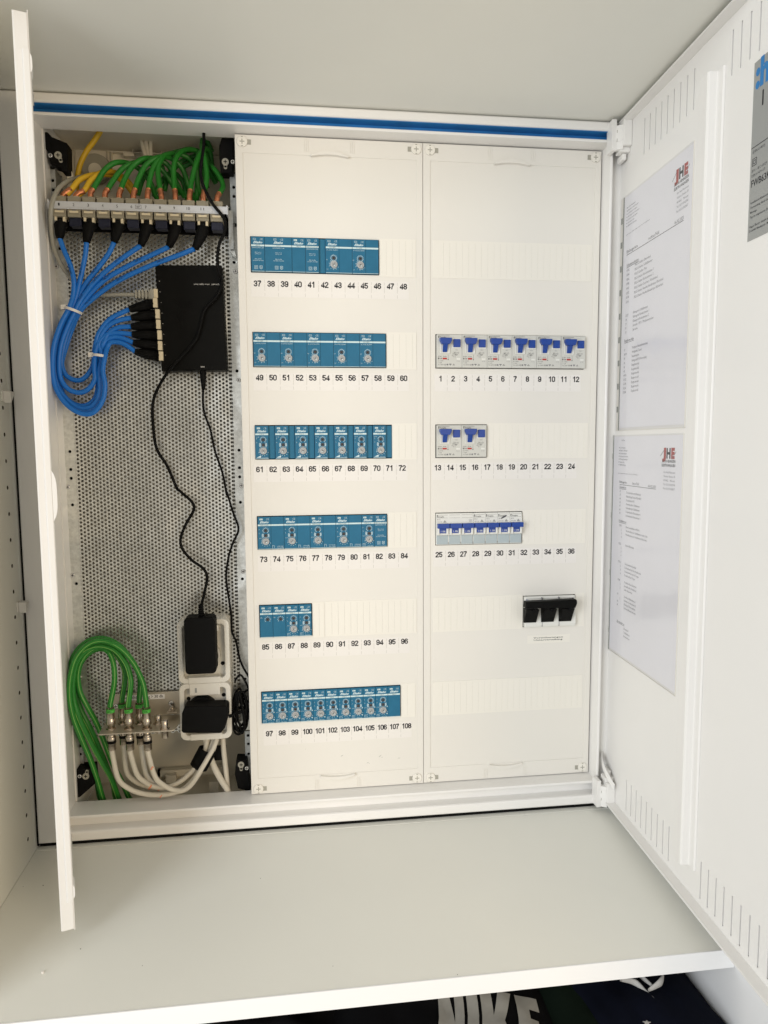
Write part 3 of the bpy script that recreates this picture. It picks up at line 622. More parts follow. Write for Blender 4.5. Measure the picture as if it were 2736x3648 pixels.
# ================================================================== BREAKERS
def rcbo(x, zc, label):
    t = thing('circuit_breaker', label, 'circuit breaker', (x+18, 0, zc), group='grey residual current breakers with blue T-shaped levers')
    z0 = zc-22.5; y = -5; W_ = 35.7
    MB().box(x, x+W_, y, 30, z0, z0+45, 'breaker').build('housing', t, bevel=.5)
    m = MB(); m.ring(rect(x+4.2, x+18, z0+19, z0+36), rect(x+5.4, x+16.8, z0+20.2, z0+35), y-1.6, y, 'breaker_white'); m.build('lever_surround', t, bevel=.3)
    m = MB(); m.add([(x+5.4, y-.1, z0+20.2), (x+16.8, y-.1, z0+20.2), (x+16.8, y-1.2, z0+35), (x+5.4, y-1.2, z0+35)], [(0,1,2,3)], 'breaker_white'); m.build('lever_well', t)
    m = MB(); cx = x+11.1
    m.prism([(cx-8.3,z0+39.6),(cx-8.3,z0+36),(cx-6.6,z0+32.5),(cx-6,z0+31.3),(cx+6,z0+31.3),(cx+6.6,z0+32.5),(cx+8.3,z0+36),(cx+8.3,z0+39.6)], y-9, y-2, 'toggle')
    m.add([(cx-3.2,y-8.4,z0+33),(cx+3.2,y-8.4,z0+33),(cx+3.2,y-1.4,z0+21),(cx-3.2,y-1.4,z0+21),(cx-3.2,y-.2,z0+33),(cx+3.2,y-.2,z0+33),(cx+3.2,y-.2,z0+21),(cx-3.2,y-.2,z0+21)],
          [(0,1,2,3),(0,3,7,4),(1,5,6,2),(3,2,6,7)], 'toggle')
    m.build('lever', t, bevel=.5)
    m = MB(); m.box(x+21.6, x+33.8, y-1.3, y, z0+26, z0+39.8, 'breaker_white'); m.build('button_surround', t, bevel=.4)
    MB().box(x+22.7, x+32.9, y-3, y-1.2, z0+27.6, z0+38.8, 'toggle').build('test_button', t, bevel=.9, segs=3)
    MB().box(x+8, x+14, y-.5, y, z0+11, z0+13.2, 'red').build('red_indicator', t)
    MB().box(x+27.8, x+33.2, y-.4, y, z0+10.6, z0+13, 'breaker_white').build('white_indicator', t, bevel=.15)
    p = MB(); yy = y-.12
    p.text('Doepke', x+8.5, z0+40.4, 2.0, 'ink', y=yy, width=9.3, off=.01, res=2).add([(x+2,yy,z0+43.3),(x+3.2,yy,z0+43.3),(x+2.6,yy,z0+40.2),(x+2,yy,z0+40.2)], [(0,1,2,3)], 'ink').box(x+2, x+18, yy, yy+.05, z0+43.1, z0+43.4, 'ink')
    p.text('TEST', x+27.9, z0+23.6, 1.1, 'grey_ink', y=yy, width=3.8)
    p.text('RCBO  1P+N', x+1.4, z0+14.4, 1.4, 'ink', y=yy, align='L', width=11.8).text('B16', x+1.4, z0+11.2, 2.2, 'ink', y=yy, align='L', width=5.5, off=.02)
    p.text('In 0,03A', x+1.4, z0+8.4, 1.3, 'ink', y=yy, align='L', width=7.8).text('I  16A', x+1.4, z0+5.8, 1.3, 'ink', y=yy, align='L', width=5.5).text('Un ~230V', x+1.4, z0+3.1, 1.4, 'ink', y=yy, align='L', width=8)
    for k in (0,): p.box(x+15.8, x+16.05, yy, yy+.05, z0+11.5, z0+17.5, 'ink'); p.disc(x+15.9, z0+10.8, .65, yy, yy+.05, 'ink', n=8)
    p.ring(rect(x+10.6,x+13.2,z0+3,z0+4.6), rect(x+10.9,x+12.9,z0+3.3,z0+4.3), yy, yy+.05, 'ink').disc(x+15, z0+3.9, 1.15, yy, yy+.05, 'grey_ink', n=8)
    p.box(x+17.3, x+20.6, yy, yy+.05, z0+4.0, z0+5.1, 'grey_ink').add([(x+18.2,yy,z0+3.7),(x+19.8,yy,z0+3.7),(x+19,yy,z0+2.6)], [(0,1,2)], 'ink').ring([(x+25.3,z0+3),(x+23.7,z0+5.2),(x+22.1,z0+3)], [(x+24.6,z0+3.3),(x+23.7,z0+4.6),(x+22.8,z0+3.3)], yy, yy+.05, 'ink')
    # circuit diagram
    for a, b_, c, d in ((24.1,24.3,13.5,22),(26,26.2,13.5,22),(22.4,22.6,15,19.5),(22.4,24.2,19.3,19.5),(20.8,22.4,16.3,16.5),(24.2,30,17.9,18.1),(26.1,29,20.3,20.5),(23.4,24.2,14.9,15.1)): p.box(x+a, x+b_, yy, yy+.05, z0+c, z0+d, 'ink')
    ring_arc(p, x+27.6, z0+17.7, .9, 0, 360, yy, 'ink'); ring_arc(p, x+30.2, z0+20.2, .8, 0, 360, yy, 'ink', .25); p.disc(x+24.9, z0+20, .55, yy, yy+.05, 'ink', n=8)
    p.text('Id = Idn', x+30.4, z0+8.2, 1.0, 'grey_ink', y=yy, width=4.5)
    p.build('front_print', t)
    return t
r0 = None
for i in range(8):
    row = 1 if i < 6 else 2; xx = 251.3+36*(i if i < 6 else i-6); zc = RZ[row]
    n0 = 1+2*i
    lab = '%s grey breaker with T-shaped blue lever in the %s breaker row, above number %d' % (ORD[i if i < 6 else i-6], 'upper' if i < 6 else 'short second', n0)
    if r0 is None: r0 = rcbo(xx, zc, lab)
    else: c = copy_tree(r0); c.location = ((xx+18)/1000, 0, zc/1000); c['label'] = lab
def mcb(x, zc, poles, label, scribble=False, names=True):
    t = thing('circuit_breaker', label, 'circuit breaker', (x+9, 0, zc), group='small breakers with blue bar levers')
    z0 = zc-22.5; W_ = 18*poles-.3
    h = MB(); h.prism([(26, z0+45), (-2.5, z0+45), (-6, z0+31), (-7, z0+31), (-7, z0+14.5), (-2.8, z0+14.4), (-2.8, z0), (26, z0)], x, x+W_, 'breaker_white', ax=0); h.build('housing', t, bevel=.3)
    for k in range(poles):
        xk = x+18*k
        if k: MB().box(xk-.15, xk+.15, -7.1, -2.2, z0+14.5, z0+31, 'grey_ink').build('joint_line', t)
        m = MB(); m.box(xk+.4, xk+17.3, -13.5, -7.2, z0+24.6, z0+31.3, 'toggle')
        m.box(xk+3.6, xk+13.2, -9.5, -7.05, z0+17.4, z0+24.6, 'toggle'); m.build('lever', t, bevel=.5)
        m = MB(); m.box(xk+1, xk+3.4, -9.6, -7, z0+15.4, z0+25, 'breaker_white').box(xk+13.4, xk+16.4, -9.6, -7, z0+15.4, z0+25, 'breaker_white'); m.build('lever_cheeks', t, bevel=.6)
        MB().text('I  ON', xk+8.6, z0+18.7, 2.6, 'breaker_white', y=-9.62, width=6.2, off=.02).build('lever_print', t)
        MB().box(xk+.5, xk+17.2, -3.4, -2.78, z0+.8, z0+13.6, 'breaker_clear').build('label_window', t, bevel=.2)
        MB().box(xk+16.8, xk+18.2, -3.6, -2.8, z0+.9, z0+3.6, 'label_grey').build('window_latch', t)
        p = MB()
        T = lambda a, b_, c: (a, -2.5-(z0+45-c)*.25-.12, c)
        p.box(xk+.9, xk+16.6, 0, .01, z0+42.6, z0+42.85, 'ink', T=T).box(xk+.9, xk+16.6, 0, .01, z0+38.6, z0+38.8, 'ink', T=T)
        if names and k == 0:
            p.text('Doepke', xk+7, z0+39.5, 2.0, 'ink', T=T, width=8.6, off=.01, res=2).add([T(*v) for v in ((xk+.9,0,z0+42.6),(xk+2.1,0,z0+42.6),(xk+1.5,0,z0+39),(xk+.9,0,z0+39))], [(0,1,2,3)], 'ink')
            p.text('B16', xk+1.2, z0+35.6, 1.9, 'grey_ink', T=T, align='L', width=4.3).text('DLS 6h', xk+1.2, z0+32.6, 1.5, 'grey_ink', T=T, align='L', width=6.5)
            p.add([T(*v) for v in ((xk+9.5,0,z0+32.3),(xk+14.5,0,z0+32.3),(xk+12,0,z0+35.8))], [(0,1,2)], 'label_grey')
        if k == 2:
            for j in range(3): p.box(xk+11.5+1.8*j, xk+11.8+1.8*j, 0, .01, z0+32, z0+36.5, 'ink', T=T)
        if scribble:
            random.seed(3)
            for j in range(9):
                a = -.1+.06*j; c = Vector((xk+8.7, 0, z0+38.6+.25*(j-4))); d = Vector((math.cos(.42+.05*(j % 3)), 0, math.sin(.42+.05*(j % 3))))*(5.5-abs(j-4)*.6); n_ = Vector((-d.z, 0, d.x)).normalized()*.22
                p.add([T(*v) for v in (c-d-n_, c+d-n_, c+d+n_, c-d+n_)], [(0,1,2,3)], 'grey_ink')
        p.build('front_print', t)
    return t
mcb(250.8, RZ[3], 3, 'three-pole breaker with joined blue levers above the numbers 25 to 27')
mcb(304.9, RZ[3], 1, 'first single-pole breaker right of the joined three-pole one, above number 28')
mcb(322.9, RZ[3], 1, 'second single-pole breaker, left of the scribbled one, above number 29')
mcb(340.9, RZ[3], 1, 'single breaker with black pen scribble on its top, above number 30', scribble=True)
mcb(358.9, RZ[3], 1, 'single breaker with blue lever above the number 31, rightmost of its row')
# main switch
x = 382.3; z0 = RZ[4]-22.5
t = thing('main_switch', 'three-pole switch with a wide black handle bar above the small Vorsicherungen sticker', 'switch', (x+39, 0, RZ[4]))
h = MB(); h.prism([(26, z0+45), (-2.5, z0+45), (-6, z0+36), (-8, z0+4), (-6, z0), (26, z0)], x, x+77, 'breaker_white', ax=0); h.build('housing', t, bevel=.5)
for k in range(3):
    xk = at(1480+(928+149*k)*.42194, 1720+1100*.42194, -16).x
    m = MB(); m.add([(xk,-22,z0+30),(xk+19.2,-22,z0+30),(xk+18.8,-9.5,z0+8),(xk+.2,-9.5,z0+8),(xk,-6.8,z0+30),(xk+19.2,-6.8,z0+30),(xk+18.8,-6.8,z0+8),(xk+.2,-6.8,z0+8)],
          [(0,1,2,3),(0,3,7,4),(1,5,6,2),(3,2,6,7),(0,4,5,1)], 'black_gloss'); m.disc(xk+9, z0+15, 1.2, -13.6, -12.5, 'rubber', n=8); m.build('lever_shaft', t, bevel=.6)
    MB().disc(xk+10.5, z0+29, 2.6, -24.6, -22, 'dark', n=14).build('rivet_hole', t)
    if k: MB().box(x+25.7*k-.2, x+25.7*k+.2, -8.3, -2.4, z0+1, z0+44, 'grey_ink').build('joint_line', t)
m = MB(); hb_ = [at(1480+a*.42194, 1720+b_*.42194, -24.5) for a, b_ in ((935,1008),(930,1062),(1352,1058),(1368,1018),(1366,992),(1352,982),(1345,986))]
m.prism([(p.x, p.z) for p in hb_], -24.5, -13, 'black_gloss'); m.build('handle_bar', t, bevel=1.0)
p = MB(); T = lambda a, b_, c: (a, -2.5-(z0+45-c)*.39-.15, c)
p.text('Doepke', x+9, z0+39, 2.0, 'toggle', T=T, width=9, res=2).add([T(*v) for v in ((x+2.6,0,z0+41.5),(x+3.8,0,z0+41.5),(x+3.2,0,z0+38.5),(x+2.6,0,z0+38.5))], [(0,1,2,3)], 'toggle').box(x+2.6, x+76, 0, .01, z0+41.8, z0+42.1, 'ink', T=T).text('K', x+3.6, z0+34, 1.6, 'ink', T=T)
p.build('front_print', t)

# ================================================================== DOORS
def D(s, t, z): return door(s, t, z)
rd = MB()
# inner skin with slots cut out (bands at top and bottom), s 0..560
SL = 560; zb0, zb1 = -777, 174.5
slots = [87.5+15.08*k for k in range(9)] + [281.4+15.08*k for k in range(9)] + [475+15.08*k for k in range(5)]
def skin(z0_, z1_, cut):
    if not cut: rd.add([D(2,0,z0_), D(SL,0,z0_), D(SL,0,z1_), D(2,0,z1_)], [(0,1,2,3)], 'enamel'); return
    s0 = 2
    for s_ in slots:
        rd.add([D(s0,0,z0_), D(s_-1.0,0,z0_), D(s_-1.0,0,z1_), D(s0,0,z1_)], [(0,1,2,3)], 'enamel')
        for sa in (s_-1.0, s_+1.0): rd.add([D(sa,0,z0_), D(sa,-1.5,z0_), D(sa,-1.5,z1_), D(sa,0,z1_)], [(0,1,2,3)], 'enamel')
        s0 = s_+1.0
    rd.add([D(s0,0,z0_), D(SL,0,z0_), D(SL,0,z1_), D(s0,0,z1_)], [(0,1,2,3)], 'enamel')
skin(-768+44, 159-44, False); skin(159, zb1, False); skin(115, 159, True); skin(-768, -724, True); skin(zb0, -768, False)
for z_, n_ in ((115,159),(-768,-724)): rd.box(60, SL-2, -2.2, -1.6, z_-1, n_+1, 'dark', T=D)  # black backing puts the shade into the slots
# outer skin and return flanges (13 mm deep)
rd.box(0, SL, -4, -2.4, zb0, zb1, 'enamel', T=D)
rd.box(2, SL, 0.02, 13, zb1-1.4, zb1, 'enamel', T=D).box(2, SL, .02, 13, zb0, zb0+1.4, 'enamel', T=D)
rdo = rd.build('door', cab, label='wide right door, open, with slots, papers and label on its inner face')
MB().box(3, SL, 12.2, 13.6, zb0-.6, zb0+.9, 'enamel', T=D).box(3, SL, 12.2, 13.6, zb1-.9, zb1+.6, 'enamel', T=D).build('flange_edge', rdo, kind='stuff')
MB().box(6, 12.5, .1, 11, -722, 131, 'gasket_and_groove_shade', T=D).box(12.8, 13.6, .1, 12, -722, 131, 'enamel', T=D).build('edge_gasket', rdo)
st = MB()
st.prism([(237,0.05),(238,9),(240,11),(255,11.5),(257.5,10),(258.5,2.2),(263,1.8),(264,2.8),(270,2.6),(271,0.05)][::-1], -742, 131, 'enamel', T=lambda s_, t_, z_: D(s_, t_, z_), ax=2)
st.build('stiffener', rdo, bevel=.6)
for s_, z_ in ((223.9, -210.5), (224.6, -403)): MB().disc(s_, z_, 1.1, .1, .5, 'dark', n=10, T=lambda a, b_, c: D(a, b_, c)).build('pin_hole', rdo)
# type label
tl = MB(); tl.box(320.5, 462, .15, .4, -59, 106.8, 'label_grey', T=D)
Td = lambda a, b_, c: D(a, .5, c)
tl.text(':hager', 323.5, 82.3, 24, 'logo_blue', T=Td, align='L', sx=.85, off=.05, res=2)
tl.box(321, 461, 0, .02, 27.6, 28.3, 'ink', T=lambda a,b_,c: D(a,.5+b_,c))
tl.text('1', 336, 62, 14, 'ink', T=Td, sx=.9, off=.01)
tl.text('(DIN 61439)', 323.5, 22.5, 2.6, 'ink', T=Td, align='L').ring(rect(323.5,330.5,10.5,17.5), rect(324.1,329.9,11.1,16.9), .5, .52, 'ink', T=D).ring(rect(325.2,328.8,12.2,15.8), rect(325.7,328.3,12.7,15.3), .5, .52, 'ink', T=D)
tl.text('IP31 - IEC 60529', 323.5, 5, 2.4, 'ink', T=Td, align='L').text('DIN 61439-1/3', 323.5, .5, 2.4, 'ink', T=Td, align='L').text('FWB63K', 323.2, -8.8, 6.4, 'ink', T=Td, align='L', sx=.85, off=.012, res=2)
for z_, s_ in ((-24.5,'Installations-Kleinverteiler zur'),(-29,'Verwendung durch Laien'),(-33.5,'Montage'),(-38,'Typ im eingebauten Zustand'),(-47,'Hager Electro GmbH & Co. KG'),(-51,'D-66440 Blieskastel - Made in EU')): tl.text(s_, 323.5, z_, 2.1, 'ink', T=Td, align='L', off=.006)
tl.build('type_label', rdo, label='grey type label at the edge of the view')
# hinges
def hinge(zc, up):
    h = MB()
    h.box(481.5, 487.5, -45, -27.5, zc-21, zc+19, 'enamel'); 
    A = lambda a, b_, c: (483+ (a)*.80, -42-a*.5+b_, c)
    h.box(0, 15, 0, 8, zc-20, zc+11, 'enamel', T=A).disc(8, zc-2, 8, -1.2, 0, 'enamel', T=A).box(5.5, 6.3, -1.4, 0, zc+1, zc+5, 'grey_cable', T=A).box(5.5, 6.3, -1.4, 0, zc-10, zc-6, 'grey_cable', T=A)
    h.build('hinge_base', cab, bevel=1.2)
    hb = MB(); hb.box(31, 52, .1, 12.5, zc-16, zc+17, 'enamel', T=D)
    o = hb.build('hinge', cab, bevel=1.2); q = MB(); Tq = lambda a, b_, c: D(a, 12.5+b_, c)
    ring_pts = [(37+3.1*math.cos(2*math.pi*k/20), zc+2+3.1*math.sin(2*math.pi*k/20)) for k in range(20)]; ri = [(37+(a-37)*.78, zc+2+(b_-zc-2)*.78) for a, b_ in ring_pts]
    q.ring(ring_pts, ri, 0, .6, 'grey_cable', T=Tq); q.build('hinge_pin', o)
    MB().box(30, 46, .1, 14, *((zc-22.5, zc-16.2) if up else (zc+17.2, zc+23.5)), 'enamel', T=D).build('hinge_tab', o, bevel=.8)
    MB().box(24, 42, 3, 9, *((zc-31, zc-22.8) if up else (zc+24, zc+32)), 'enamel', T=D).build('hinge_hook', o, bevel=1.5)
hinge(157, True); hinge(-764, False)
fl = MB(); n = 9
for k in range(n):
    a, b_ = k/n, (k+1)/n
    P = lambda q_, o_: (12+48*q_, 4+8*math.sin(q_*3.1)+o_, -713-32*q_+ 6*math.sin(q_*3.1))
    v = [D(*P(a,0)), D(*P(b_,0)), D(P(b_,0)[0], P(b_,0)[1], P(b_,0)[2]-9), D(P(a,0)[0], P(a,0)[1], P(a,0)[2]-9)]
    fl.add(v+[D(*P(a,1.2)), D(*P(b_,1.2)), D(P(b_,1.2)[0], P(b_,1.2)[1], P(b_,1.2)[2]-9), D(P(a,1.2)[0], P(a,1.2)[1], P(a,1.2)[2]-9)], [(0,1,2,3),(4,7,6,5),(0,4,5,1),(3,2,6,7)], 'enamel')
fl.build('hinge_cover', cab, label='loose clip cover flipped open at the lower hinge')
# ---- left door: nearly edge-on, its free edge points at the camera
LH = Vector((-255, -34, 0)); LE = Vector((-194.3, -226, 0)); LD = (LE-LH).normalized(); LN = Vector((-LD.y, LD.x, 0))  # LN to the outer (left) side
LN = Vector((LD.y, -LD.x, 0)); LW = (LE-LH).length
def L(s, t, z): p = LH+LD*s+LN*t; return (p.x, p.y, z)     # t = towards the outer skin (left)
ld = MB()
ld.box(0, LW-1, 12.2, 13.6, -776.5, 162, 'enamel', T=L)      # outer skin
ld.prism([(LW-1.5,.8),(LW-.5,.2),(LW,1.2),(LW,12),(LW-1.2,13.6),(LW-2.6,13.4),(LW-2,11.5),(LW-1.6,1)][::-1], -776.5, 161.5, 'enamel', ax=2, T=L)
ld.box(0, LW-1, 0, 13, 160.2, 161.6, 'enamel', T=L).box(0, LW-1, 0, 13, -776.5, -775, 'enamel', T=L)
ld.box(LW-24, LW-.6, -.4, .5, -779, 164.5, 'enamel', T=L)
ldo = ld.build('door', cab, label='narrow left door seen edge-on', bevel=.4)
e = MB(); e.prism([(LW-22,-.5),(LW+2,-.5),(LW+3,.5),(LW+3,5.2),(LW+1.2,6.4),(LW-.2,6.4),(LW-.2,0)], -744, 127, 'enamel', ax=2, T=L)
e.build('edge_profile', ldo, bevel=.5)
for zc, hh in ((115, 9), (-304, 26), (-733, 8)):
    e = MB(); poly = []
    for k in range(13):
        t_ = -1+2*k/12; poly.append((-.3-(4.2 if hh > 20 else 1.8)*(1-t_**4), zc+hh*t_))
    vs = [L(LW-16, a, b_) for a, b_ in poly]+[L(LW+2.6, a, b_) for a, b_ in poly]; n = 13
    e.add(vs, [tuple(range(n)), tuple(range(2*n-1,n-1,-1))]+[(k, n+k, n+(k+1)%n, (k+1)%n) for k in range(n)], 'enamel')
    e.build('catch', ldo, bevel=.3)

# ================================================================== DOCUMENTS ON THE RIGHT DOOR
def sleeve(s0, s1, z0_, z1_, label, binder):
    t = thing('document_sleeve', label, 'document', D((s0+s1)/2, 0, z0_))
    MB().box(s0+12, s1-1.5, .5, .9, z0_+4, z1_-2, 'paper', T=D).build('paper_sheet', t)
    MB().add([D(s0,1.6,z0_), D(s1,1.6,z0_), D(s1,1.6,z1_), D(s0,1.6,z1_)], [(0,1,2,3)], 'clear').build('plastic_cover', t)
    e = MB(); e.box(s0, s1, .3, 1.2, z0_, z0_+.6, 'blank', T=D).box(s1-.4, s1, .3, 1.2, z0_, z1_, 'blank', T=D).box(s0, s0+9, .3, .5, z0_, z1_, 'blank', T=D).box(s0+9,s0+9.4,.3,1.3,z0_,z1_,'gasket_and_groove_shade',T=D)
    for k in range(9 if binder else 4):
        zz = z1_-30-k*(z1_-z0_-60)/(8 if binder else 3); e.box(s0+2, s0+6, .6, 1.0, zz-4, zz+4, 'gasket_and_groove_shade', T=D)
    e.build('sleeve_seam', t)
    return t
def PT(mb, s_, x, z, h, m='grey_ink', width=None, align='L', off=0.0, res=1, sx=.85): mb.text(s_, x, z, h, m, T=lambda a,b_,c: D(a, 1.0, c), align=align, width=width, off=off, res=res, sx=sx)
def logo(mb, x, z, k=1.0):
    PT(mb, 'J', x, z, 11.5*k, 'red_ink', width=9.5*k, off=.07, res=2); PT(mb, 'H', x+10.5*k, z, 11.5*k, 'ink', width=10*k, off=.05, res=2); PT(mb, 'E', x+22*k, z, 11.5*k, 'red_ink', width=8.5*k, off=.07, res=2)
    for (a, b_, c, d) in ((x-5*k, z+2, x+5*k, z+10*k), (x+24*k, z-1, x+34*k, z+8*k)):
        n_ = .5; mb.add([D(a, 1.02, b_-n_), D(c, 1.02, d-n_), D(c, 1.02, d+n_), D(a, 1.02, b_+n_)], [(0,1,2,3)], 'grey_ink')
    PT(mb, 'JAKOB HENNESEN', x-.5, z-5.5*k, 3.2*k, 'ink', width=33*k, off=.02); PT(mb, 'ELEKTROANLAGEN', x-.5, z-10.5*k, 3.2*k, 'ink', width=33*k, off=.02)
s1_ = sleeve(23, 214, -237, 80, 'upper paper list in a clear sleeve headed rechtes Feld on the right door', True)
q = MB(); logo(q, 172, 50.5)
for k, (w_, s_) in enumerate(((22,'Licht-Anlagen'),(31,'Elektro-Heizungen'),(27,'Lichtwerbungen'),(34,'Nachtspeicherheizungen'),(29,'Elektroheizungen'),(20,'Netzwerke'),(26,'EIB/KNX-Planung'))):
    PT(q, s_, 46.5, 62-k*4.1, 1.9, 'grey_ink', width=w_); q.box(42.6, 44, .9, 1.02, 62.2-k*4.1, 63.6-k*4.1, 'grey_ink', T=D)
for k, s_ in enumerate(('Inh. Axel Hennesen','Venloer Strasse 35','41462   Neuss','Tel. 02131/542708','Fax 02131/542867')): PT(q, s_, 205, 34-k*5.2, 2.6, 'grey_ink', width=26, align='R')
PT(q, 'Jakob Hennesen Elektroanlagen Venloer Str. 35 41462 Neuss', 41, 26.6, 1.4, 'grey_ink', width=70)
PT(q, 'Einbaugeräte', 45.5, 2.2, 4.2, 'ink', width=33); PT(q, 'rechtes Feld', 109, 2.2, 4.2, 'ink', width=28); PT(q, '06.02.2021', 175, 1.2, 4.2, 'ink', width=21)
q.box(45.5, 196, .92, 1.02, -.4, .2, 'ink', T=D)
PT(q, 'Sicherungseinheiten', 46.3, -16, 4, 'ink', width=36); q.box(46.3, 82, .92, 1.02, -17.4, -16.9, 'ink', T=D)
ls = ('FI/LS-Schalter Elternbad','FI/LS-Schalter Schlafzimmer','FI/LS-Schalter Flur','FI/LS-Schalter Kinderzimmer 1','FI/LS-Schalter Kinderzimmer 2','FI/LS-Schalter Speicher / Kinderbad','FI/LS-Schalter Handtuchheizkörper Elternbad','FI/LS-Schalter Handtuchheizkörper Kinderbad')
for k, s_ in enumerate(ls): PT(q, s_, 71.7, -21.5-6.0*k+1, 3.3, 'grey_ink', width=1.85*len(s_)); PT(q, ('01/02','03/04','05/06','07/08','09/10','11/12','13/14','15/16')[k], 46.8, -22.5-6.0*k, 3.3, 'grey_ink', width=8.5)
for k, (a, s_) in enumerate((('25-27','Klimagerät Schlafzimmer'),('28','Klimagerät Kinderzimmer 1'),('29','Klimagerät Kinderzimmer 2'),('30','Jalousie / BUS / Medienverteiler'),('31','Jalousie'))): PT(q, s_, 70, -82-5.6*k, 3.3, 'grey_ink', width=1.85*len(s_)); PT(q, a, 47, -82.5-5.6*k, 3.3, 'grey_ink', width=1.7*len(a))
PT(q, 'Eingabemodule', 45, -116.5, 3.8, 'ink', width=29); q.box(45, 74, .92, 1.02, -117.8, -117.4, 'ink', T=D)
for k, (a, s_) in enumerate((('37','Netzgerät Raumthermostate'),('38/39','Netzgerät Taster'),('40','Busankoppler'),('41','Netzgerät BUS-Versorgung'),('43','Eingabemodul'),('45','Eingabemodul'),('49/50','Eingabemodul'),('51/52','Eingabemodul'),('53/54','Eingabemodul'),('55/56','Eingabemodul'),('57/58','Eingabemodul'))): PT(q, s_, 70, -128-5.75*k, 3.2, 'grey_ink', width=1.8*len(s_)); PT(q, a, 45, -128.6-5.75*k, 3.2, 'grey_ink', width=1.75*len(a))
q.build('print', s1_)
s2_ = sleeve(8, 213, -557, -243, 'lower paper list in a clear sleeve headed linkes Feld on the right door', False)
q = MB(); logo(q, 163, -272.5, 1.0)
PT(q, 'Ausführung', 44, -251, 1.6, 'grey_ink', width=11)
for k, (w_, s_) in enumerate(((17,'Lichtanlagen'),(24,'Elektro-Anlagen'),(21,'Lichtwerbungen'),(26,'Nachtspeicherheizungen'),(25,'Wärmepumpenanlagen'),(14,'Netzwerke'),(19,'EIB/KNX-Planung'))):
    PT(q, s_, 40.5, -261.5-k*4.0, 1.9, 'grey_ink', width=w_); q.box(36.8, 38.2, .9, 1.02, -261.3-k*4, -259.9-k*4, 'grey_ink', T=D)
for k, s_ in enumerate(('Inh. Axel Hennesen','Venloer Strasse 35','41462   Neuss','Tel. 02131/542708','Fax 02131/542867')): PT(q, s_, 196, -291-k*5.0, 2.6, 'grey_ink', width=28, align='R')
PT(q, 'Jakob Hennesen Elektroanlagen Venloer Str. 35 41462 Neuss', 36, -297, 1.4, 'grey_ink', width=62)
PT(q, 'Einbaugeräte', 41.5, -310, 3.4, 'ink', width=23); PT(q, 'linkes Feld', 82, -310, 3.4, 'grey_ink', width=19); PT(q, '06.02.2021', 128, -311, 3.4, 'ink', width=21)
q.box(41.5, 149, .92, 1.02, -312.4, -311.9, 'ink', T=D); PT(q, 'Dimmaktoren', 41.8, -317, 3.2, 'ink', width=21); q.box(41.8, 63, .92, 1.02, -318.3, -317.9, 'ink', T=D)
for k, (a, s_) in enumerate((('61','Deckenleuchte mit Elternbad'),('63','Beleuchtung Dusche Elternbad'),('64','Deckenleuchte WC'),('66','Deckenleuchte Schlafzimmer'),('67','Deckenleuchte Schlafzimmer'),('69','Deckenleuchte Kinderzimmer 1'),('70','Deckenleuchte Kinderzimmer 2'))): PT(q, s_, 64, -323.5-5.3*k, 3.0, 'grey_ink', width=1.6*len(s_)); PT(q, a, 42.5, -322.6-5.2*k, 3.0, 'grey_ink', width=3.6)
PT(q, 'Schaltaktoren', 42, -364.5, 3.2, 'ink', width=24); q.box(42, 66, .92, 1.02, -365.8, -365.4, 'ink', T=D)
zz = -371
for blk in ((('73/74','Strom Leuchtzimmer in Wände'),('2','Wandleuchten bei Schlafzimmer rechte Seite'),('3','Wandleuchten bei Schlafzimmer linke Seite'),('4','')), None, (('75/76','Antrieb Elternbad'),('2',''),('3',''),('4','')), None, (('77/78','Deckenleuchten Speicher'),('2','Deckenleuchten Flur Straßenseite'),('3','Deckenleuchten an der Treppe'),('4','Deckenleuchten Treppe')), None, (('79/80','Deckenleuchten Kinderbad'),('2','Spiegelleuchte Kinderbad'),('3','Lüfter Kinderbad')), None, (('81','Steckdose Kinderzimmer 1'),('2','Steckdose Kinderzimmer 2')), (('82','Zuleitung Wetterstation'),('85','Zuleitung Raumthermostat'))):
    if blk is None: zz -= 4.6; continue
    for a, s_ in blk:
        PT(q, a, 43 if len(a) > 1 else 51, zz, 2.8, 'grey_ink', width=1.6*len(a))
        if s_: PT(q, s_, 65, zz, 2.9, 'grey_ink', width=1.55*len(s_))
        zz -= 5.3
PT(q, 'Jalousieaktoren', 43.5, -508, 3.0, 'ink', width=25); q.box(43.5, 68.5, .92, 1.02, -509.2, -508.8, 'ink', T=D)
for k, s_ in enumerate(('Elternbad','Schlafzimmer','Kinderzimmer')): PT(q, s_, 67, -514-5.3*k, 2.9, 'grey_ink', width=1.6*len(s_))
q.build('print', s2_)

# ================================================================== PATCH PANEL
pp = thing('patch_panel', 'twelve-port patch panel with white numbered bar across the top of the cable bay', 'patch panel', (-143, 10, 40))
m = MB(); m.box(-254.6, -31, 0, 1.5, 51.4, 59.8, 'bar').box(-254.6, -31, -.8, 0, 50.6, 51.6, 'bar').box(-254.6,-31,-.35,0,52.6,53.3,'bar').box(-254.6, -31, -.5, 0, 59.4, 60.2, 'bar').box(-256, -254.4, -1, 30, 49.8, 62, 'bar').box(-31, -29.4, -1, 30, 49.8, 61.5, 'bar')
m.build('front_bar', pp, bevel=.15)
JX = [-242.2+18*k for k in range(12)]
q = MB()
for k, x in enumerate(JX):
    if k < 11: q.text(str(k+1), x, 54.4, 3.6, 'ink', y=-.42, width=(2.1 if k < 9 else 4.2), res=2, off=-.005)
q.ring(rect(-147.5,-139.8,53.8,58.6), rect(-147.1,-140.2,54.2,58.2), -.2, -.1, 'grey_ink').box(-146,-141.4,-.2,-.1,56,56.8,'grey_ink').box(-146,-143,-.2,-.1,54.9,55.4,'grey_ink')
q.build('bar_print', pp)
